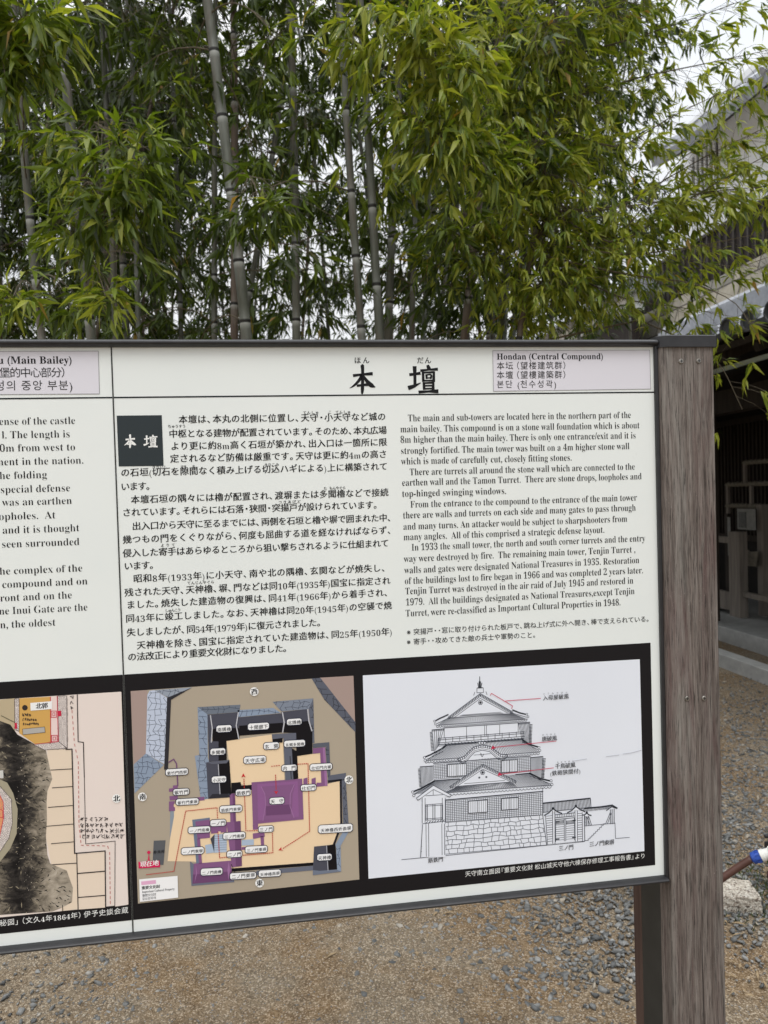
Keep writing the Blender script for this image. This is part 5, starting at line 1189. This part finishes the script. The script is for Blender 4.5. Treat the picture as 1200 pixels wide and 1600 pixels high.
# ------------------------------------------------------------------ bamboo grove
LEAF = np.array([(0, 0, 0), (.38, -.5, .05), (.38, .5, .05), (.42, 0, 0), (1, 0, -.10)])
LTRI = np.array([(0, 3, 1), (0, 2, 3), (1, 3, 4), (3, 2, 4)])
def unit(v): return v / (np.linalg.norm(v, axis=-1, keepdims=True) + 1e-9)
class Foliage:
    def __init__(s): s.P = []; s.D = []; s.L = []; s.W = []; s.T = []
    def add(s, P, D, L, W, T): s.P.append(P); s.D.append(D); s.L.append(L); s.W.append(W); s.T.append(T)
    def count(s): return sum(len(x) for x in s.P)
    def build(s, name, parent):
        P, D, L, W, T_ = (np.concatenate(x) for x in (s.P, s.D, s.L, s.W, s.T))
        n = len(P); D = unit(D); up = np.tile(np.array([0, 0, 1.0]), (n, 1)) + rng.normal(0, .55, (n, 3))
        S = unit(np.cross(D, up)); U = np.cross(S, D)
        V = P[:, None, :] + LEAF[None, :, 0, None] * (D * L[:, None])[:, None, :] + LEAF[None, :, 1, None] * (S * W[:, None])[:, None, :] + LEAF[None, :, 2, None] * (U * L[:, None])[:, None, :]
        V[:, 4] += U * (L * rng.normal(-.08, .13, n))[:, None] + S * (L * rng.normal(0, .05, n))[:, None]      # curled tips
        t = (LTRI[None] + (np.arange(n) * 5)[:, None, None]).reshape(-1, 3)
        return link(name, fast_mesh(name, V.reshape(-1, 3), t, {'tint': np.repeat(T_, 5)}), parent, [M['leaf']])
def fans(fo, base, dirs, nl, Lm, tint0=0.45):
    """leaf fans at the twig ends: BASE, DIRS (n,3)"""
    n = len(base)
    for k in range(nl):
        live = rng.random(n) < (0.95 if k < 4 else 0.7)
        if not live.any(): continue
        b_, d = base[live], unit(dirs[live]); m = len(b_)
        d = d + rng.normal(0, .42, (m, 3)); d[:, 2] -= rng.uniform(.2, 1.0, m)
        L = Lm * (.42 + .85 * rng.random(m) ** .7); back = rng.uniform(0, .5, m)[:, None] * Lm * .8
        T_ = np.clip(rng.normal(tint0, .17, m), 0, .9); od = rng.random(m); T_ = np.where(od < .012, rng.uniform(.93, 1, m), T_)
        fo.add(b_ - unit(dirs[live]) * back, d, L, L * rng.uniform(.155, .215, m), T_)
class Bamboo:
    def __init__(s, pb, pt, D, wpx, mat, label, group='bamboo stems of the grove behind the board', low=2.3, dens=1.0, bow=None):
        # pb / pt: two points of the stem in the photograph, D metres away; the stem is a real curve in the plane at that distance
        a, t = at_depth(*pb, D), at_depth(*pt, D); t[1] = a[1] + (t[1] - a[1]) * .2
        s.slope = (t[0] - a[0]) / (t[2] - a[2]); s.slope_y = rng.normal(0, .02)
        s.a, s.r = a, wpx * D / F / 2; s.top = rng.uniform(6.6, 8.2); s.bow = rng.normal(0, .02) if bow is None else bow
        s.mat, s.label, s.group, s.low, s.dens = mat, label, group, low, dens; s.many = 17; s.zthin = 4.3; s.fthin = .6; s.Lm = .125; s.tint = .36
        s.fo = Foliage(); s.br = MB(); s.brs = []; s.nbr = 0; s.split = True
        s.root = thing('bamboo', label, 'bamboo', (*s.at(0)[:2], 0), group)
    def at(s, z):
        h = z - s.a[2]; bend = s.bow * (h * abs(h)) * .5 + (0.02 * max(0, z - 5) ** 2)
        return np.array([s.a[0] + s.slope * h + bend * (1 if s.slope >= 0 else -1), s.a[1] + s.slope_y * h, z])
    def branch(s, pts, r0, r1):
        s.br = MB(); s.brs.append(s.br); s.br.tube(pts, np.linspace(r0, r1, len(pts)), 5, cap=False); s.nbr += 1
    def culm(s):
        b = MB(); z = -0.1; pts, rad, ring, bloom = [], [], [], []; s.nodes = []
        gap0 = rng.uniform(.36, .48) * (1 if s.r > .02 else .8)
        zs = [rng.uniform(.1, .3)]
        while zs[-1] < s.top: zs.append(zs[-1] + gap0 * rng.uniform(.85, 1.12))
        def put(z, k, rg, bl): pts.append(s.at(z)); rad.append(s.r * k * (1 - .55 * max(0, z) / s.top * max(0, z) / s.top)); ring.append(rg); bloom.append(bl)
        put(-.15, 1.05, 0, 0)
        for z in zs:
            s.nodes.append(z); put(z - .16, 1.0, 0, 0); put(z - .045, 1.0, 0, .15); put(z - .012, 1.02, 0, .75); put(z - .008, .99, 1, 0); put(z + .001, 1.10, 1, 0); put(z + .006, 1.10, .9, 0); put(z + .010, 1.0, .1, .1); put(z + .08, 1.0, 0, 0)
        b.tube(pts, rad, 12, ring=np.array(ring), bloom=np.array(bloom)); return b.build('culm', s.mat, s.root, smooth=True)
    def grow(s):
        s.culm_ob = s.culm(); az = rng.uniform(0, 6.28)
        for z in s.nodes:
            if z < s.low or z > s.top - .2: continue
            az += math.pi + rng.normal(0, .5)
            for q in range(2 if rng.random() < .8 else 1):
                f_ = 1.0 if z > s.zthin else s.fthin
                if rng.random() > s.dens * (f_ if z > s.low + .5 else .5 * f_): continue
                a_ = az + (q - .5) * 1.0; L = rng.uniform(.6, 1.25) * (1.15 - .5 * z / s.top); el = R_(rng.uniform(15, 48))
                d = np.array([math.cos(a_) * math.cos(el), math.sin(a_) * math.cos(el), math.sin(el)])
                tt_ = np.linspace(0, 1, 6)[:, None]; p0 = s.at(z); pts = p0 + d * L * tt_ + np.array([0, 0, -1.0]) * (tt_ ** 2.2) * L * rng.uniform(.4, .85)
                s.branch(pts, .0045, .0015); s.leafy(pts, L, s.Lm, int((s.many if z < 4.4 else s.many * 1.7) * L / .9), .2, s.tint)
    def leafy(s, pts, L, Lm, n=None, spread=.16, tint=.45, nl=6):
        n = n or int(11 * L / .9); u = rng.uniform(.22, 1, n); P_ = np.array([[np.interp(q, np.linspace(0, 1, len(pts)), pts[:, k]) for k in range(3)] for q in u])
        dr_ = unit(pts[-1] - pts[0]); out_ = rng.normal(0, 1, (n, 3)); out_[:, 2] = -np.abs(out_[:, 2]) * .6 + .1; dirs = unit(out_) + dr_ * .7
        tl = rng.uniform(.4, 1.3, n)[:, None] * spread; e = P_ + unit(dirs) * tl + np.array([0, 0, -1]) * tl * .25
        for i in range(n):
            if rng.random() < .7: s.br.tube([P_[i], (P_[i] + e[i]) / 2 + [0, 0, .01], e[i]], [.0011, .0009, .0007], 3, cap=False)
        fans(s.fo, e, dirs, nl, Lm, tint)
    def clump(s, px, py, rx, ry, D, n, Lm=.122, tint=.55, droop=.3, stem=True):
        """a leafy side branch that hangs at a given place in front of the stem"""
        c = at_depth(px, py, D); k = D / F; z0 = max(s.low * .8, min(c[2] + .35, s.top - .5)); p0 = s.at(z0)
        tt_ = np.linspace(0, 1, 8)[:, None]; mid = (p0 + c) / 2 + np.array([0, 0, .22]); pts = (1 - tt_) ** 2 * p0 + 2 * tt_ * (1 - tt_) * mid + tt_ ** 2 * c
        if stem: s.branch(pts, .005, .0018)
        ax_x, ax_z = RM[0], np.array([0, 0, 1.0]); ax_y = np.array([RM[2][0], RM[2][1], 0])
        g_ = rng.normal(0, .45, (n, 3)); e = c + g_[:, :1] * ax_x * rx * k + g_[:, 1:2] * ax_z * ry * k + g_[:, 2:] * ax_y * rx * k * .7
        dirs = unit(e - c + np.array([0, 0, .02])) * .7 + np.array([0, 0, -droop]) + rng.normal(0, .3, (n, 3))
        for i in range(n):
            q = pts[rng.integers(4, 8)]
            if rng.random() < .5: s.br.tube([q, (q + e[i]) / 2 + [0, 0, .02], e[i]], [.0014, .0011, .0008], 3, cap=False)
        fans(s.fo, e, dirs, 6, Lm, tint + .06)
    def spray(s, pxs, D0, D1, n, Lm=.1, tint=.62, r=.006):
        """a long thin side branch through the given places, leafy along its outer half"""
        m = len(pxs); pts = np.array([at_depth(*p, D0 + (D1 - D0) * i / (m - 1)) for i, p in enumerate(pxs)])
        tt_ = np.linspace(0, 1, 14); q = np.stack([np.interp(tt_, np.linspace(0, 1, m), pts[:, k]) for k in range(3)], 1)
        q[1:-1] = (q[:-2] + 2 * q[1:-1] + q[2:]) / 4
        p0 = s.at(min(s.top - .5, max(1.5, pts[0][2] - .15))); q = np.vstack([p0, q]); s.branch(q, r, .0012)
        L = np.linalg.norm(q[-1] - q[0]); s.leafy(q, L, Lm, n, .2, tint, 6)
    def finish(s):
        if s.split:                                        # near stems: every side branch a part of its own
            for q in s.brs: q.build('branch', M['twig'], s.root)
            if s.fo.P: s.fo.build('foliage', s.root)
        elif s.fo.P:                                       # far stems: twigs and leaves in one mesh
            o = s.fo.build('foliage', s.root)
            if s.brs:
                me = o.data; v = np.concatenate([x for q in s.brs for x in q.v]); n0 = len(me.vertices); off = 0; quads = []
                for q in s.brs:
                    quads += [tuple(i + off for i in f) for b_ in q.f for f in b_]; off += q.n
                q4 = np.array(quads); t3 = np.concatenate([q4[:, [0, 1, 2]], q4[:, [0, 2, 3]]]) + n0
                lv = np.zeros(n0 * 3, np.float32); me.vertices.foreach_get('co', lv); lt = np.zeros(len(me.loops), np.int32); me.loops.foreach_get('vertex_index', lt)
                ti = np.zeros(n0, np.float32); me.attributes['tint'].data.foreach_get('value', ti)
                new = fast_mesh('foliage', np.vstack([lv.reshape(-1, 3), v]), np.vstack([lt.reshape(-1, 3), t3]), {'tint': np.r_[ti, np.zeros(len(v))]})
                new.materials.append(M['leaf']); new.materials.append(M['twig'])
                new.polygons.foreach_set('material_index', np.r_[np.zeros(len(lt) // 3, np.int32), np.ones(len(t3), np.int32)])
                o.data = new; bpy.data.meshes.remove(me); new.name = 'foliage'
G_, B_, O_ = M['culm_grey'], M['culm_brown'], M['culm_olive']
front = [
 # bottom point, upper point, distance, width in pixels, material, label
 ((143, 530), (120, 240), 3.9, 16, G_, 'pale grey bamboo stem leaning left behind the large hanging left clump'),
 ((65, 525), (37, 235), 4.2, 13, O_, 'dull bamboo stem nearest the left edge, leaning left above the old map'),
 ((385, 525), (347, 135), 4.0, 18, G_, 'thickest grey bamboo stem with brown streaks, leaning left in the middle of the grove'),
 ((366, 530), (370, 100), 5.0, 13, B_, 'straight brownish bamboo stem just behind the thickest leaning stem'),
 ((463, 530), (461, 150), 4.5, 14, O_, 'upright dark olive bamboo stem left of the pair of pale stems'),
 ((565, 530), (533, 120), 3.9, 13, G_, 'left one of two slim pale grey bamboo stems side by side'),
 ((593, 530), (570, 130), 3.9, 14, G_, 'right one of two slim pale grey bamboo stems side by side'),
 ((606, 530), (621, 50), 5.0, 14, O_, 'darker bamboo stem half hidden behind the right pale stem'),
 ((643, 530), (650, 270), 5.0, 10, O_, 'thin grey-green bamboo stem above the gap between the two title characters'),
 ((726, 530), (746, 300), 4.6, 14, B_, 'short visible brown bamboo stem right of the title, leaning right'),
 ((781, 530), (800, 270), 4.3, 13, G_, 'pale green-grey bamboo stem just left of the slanting reddish stem'),
 ((811, 530), (852, 220), 4.1, 11, B_, 'reddish brown bamboo stem slanting right above the lilac title label'),
 ((335, 530), (335, 300), 5.0, 10, O_, 'thin upright bamboo stem left of the thickest leaning stem'),
 ((181, 530), (172, 200), 5.2, 11, O_, 'left one of three close dark stems under the large hanging left clump'),
 ((198, 530), (186, 200), 5.6, 11, O_, 'middle one of three close dark stems under the large hanging left clump'),
 ((217, 530), (208, 200), 5.3, 9, G_, 'right one of three close dark stems under the large hanging left clump'),
 ((283, 530), (276, 200), 6.0, 8, O_, 'thin dark bamboo stem in the shade between the left clump and the thickest stem'),
]
grove = [Bamboo(pb, pt, D, wd, mt, lb, low=2.0, dens=.62) for pb, pt, D, wd, mt, lb in front]
by = {i: g_ for i, g_ in enumerate(grove)}
back_specs = []
for i in range(56):
    D = rng.uniform(5.4, 9.5) if i < 42 else rng.uniform(8.5, 11); x = rng.uniform(-120, 830); wd = rng.uniform(.03, .055) * F / D
    back_specs.append(((x, 530), (x + rng.normal(0, 30), 230), D, wd, [O_, B_, G_][rng.integers(0, 3)]))
for x, D in ((-330, 4.6), (-480, 5.6), (-240, 6.0), (-600, 4.4), (905, 7.5), (860, 6.6), (935, 8.8), (985, 9.5)):
    back_specs.append(((x, 530), (x + rng.normal(0, 25), 230), D, .04 * F / D, O_))
LOWL = 'thin dark bamboo stem standing deep in the shaded back of the grove'
backs = []
for pb, pt, D, wd, mt in back_specs:
    g_ = Bamboo(pb, pt, D, wd, mt, LOWL, group='thin stems deep in the back of the grove', low=rng.uniform(1.1, 1.9), dens=1.0); backs.append(g_)
for g_ in grove: g_.dens = .8
for g_ in backs: g_.split = False; g_.zthin = 1.55 + .3 * (g_.a[1] + 1.2); g_.fthin = .8; g_.many = 18; g_.Lm = .13; g_.tint = .29  # back leaves tinted darker to paint in the shade of the grove
for g_ in grove + backs: g_.grow()
# leafy branches that hang towards the viewer, each on its own stem; tints paint in how brightly each is lit
for i, args in (
    (1, (35, 35, 95, 70, 2.5, 75, .125, .60)), (1, (5, 100, 45, 70, 2.5, 26, .12, .55)), (1, (20, 465, 55, 45, 2.7, 22, .105, .72)), (1, (110, 480, 60, 40, 3.3, 16)),
    (0, (185, 235, 110, 70, 3.2, 60)), (0, (165, 330, 95, 90, 3.1, 60)), (0, (215, 300, 60, 90, 3.1, 40)), (0, (110, 370, 70, 70, 3.4, 34)), (0, (165, 465, 50, 50, 2.9, 18, .105, .7)), (0, (70, 220, 60, 60, 3.6, 26)),
    (2, (415, 325, 80, 50, 3.4, 40)), (2, (430, 60, 50, 40, 3.6, 10, .1, .7)), (2, (250, 60, 90, 70, 4.2, 30)), (2, (290, 180, 60, 90, 4.3, 30)), (2, (400, 250, 60, 60, 4.2, 18)),
    (4, (480, 200, 80, 90, 4.3, 34)), (4, (470, 400, 70, 80, 4.6, 26)), (4, (410, 120, 50, 80, 4.3, 22)),
    (5, (560, 60, 80, 75, 3.3, 60, .105, .62)), (6, (650, 60, 100, 75, 3.1, 80, .105, .66)), (6, (710, 110, 90, 90, 3.1, 70, .105, .66)), (6, (690, 215, 95, 80, 3.2, 80, .105, .6)), (7, (640, 190, 80, 80, 3.8, 50)), (7, (600, 300, 70, 60, 4.2, 30)),
    (9, (740, 250, 80, 80, 3.4, 60)), (9, (720, 370, 85, 70, 3.9, 50)), (9, (690, 400, 70, 60, 4.2, 30)), (10, (790, 60, 90, 90, 3.9, 60)), (10, (800, 160, 80, 90, 3.9, 60)),
    (11, (860, 80, 110, 90, 3.9, 90)), (11, (900, 160, 100, 90, 4.0, 90)), (11, (850, 270, 100, 90, 3.9, 90)), (11, (880, 360, 90, 80, 4.0, 80)), (11, (800, 330, 70, 80, 3.9, 50)), (11, (860, 450, 100, 60, 4.0, 80)), (11, (930, 400, 70, 70, 4.1, 44)), (10, (780, 420, 60, 70, 4.0, 36)), (11, (915, 470, 70, 45, 4.2, 34)), (11, (960, 30, 90, 60, 4.0, 46)), (11, (800, 500, 60, 40, 4.2, 24)), (11, (920, 250, 60, 70, 4.2, 40))):
    args = list(args) + [.122, .55][max(0, len(args) - 6):]
    if i in (2, 4): args[7] -= .08  # darker tint paints shade into these clumps
    if i in (0,): args[7] += .04
    if i in (7, 9): args[7] += .08
    if i in (10, 11): args[7] += .24; args[6] = .09; args[5] = int(args[5] * 1.7)  # lighter tint paints in the stronger light on the right-hand clumps
    if i in (5, 6): args[7] += .15; args[6] = .112  # lighter tint paints in the light on the top middle clumps
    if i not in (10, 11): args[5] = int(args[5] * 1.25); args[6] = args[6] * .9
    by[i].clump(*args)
for pxs, D0, D1, n_, tn in (
    ([(868, 200), (966, 235), (1057, 177), (1180, 122)], 4.0, 3.6, 40, .66), ([(855, 300), (950, 384), (994, 339), (1060, 248), (1120, 215)], 4.0, 3.9, 26, .6),
    ([(860, 330), (960, 390), (1060, 320), (1190, 246), (1240, 225)], 4.0, 3.6, 58, .68), ([(870, 330), (960, 330), (1040, 280), (1110, 240), (1215, 190)], 4.0, 3.7, 60, .7),
    ([(850, 380), (980, 400), (1090, 385), (1210, 360)], 4.0, 3.6, 60, .68), ([(850, 400), (980, 430), (1080, 440), (1150, 470), (1180, 520)], 4.0, 3.6, 58, .64), ([(870, 420), (980, 470), (1060, 480), (1120, 490)], 4.1, 3.9, 44, .6),
    ([(860, 120), (900, 25), (960, 8), (1040, -30)], 3.9, 3.7, 30, .6), ([(880, 90), (990, 60), (1080, 30), (1190, -10)], 4.0, 3.7, 26, .62), ([(870, 160), (1000, 120), (1100, 100), (1215, 75)], 4.0, 3.6, 40, .66),
    ([(870, 330), (1010, 320), (1100, 300), (1210, 290)], 4.0, 3.6, 62, .7), ([(850, 360), (960, 395), (1050, 400), (1150, 420), (1205, 400)], 4.2, 3.9, 50, .66),
    ([(1000, 500), (1090, 540), (1130, 575), (1160, 640)], 4.2, 3.9, 16, .72)):
    by[11].spray(pxs, D0, D1, int(n_ * (1.9 if pxs[-1][1] < 350 else .75)), .085, tn + .2)  # sprays tinted lighter to paint in the light on them
for g_ in grove + backs: g_.finish()
print('leaves', sum(g_.fo.count() for g_ in grove + backs))
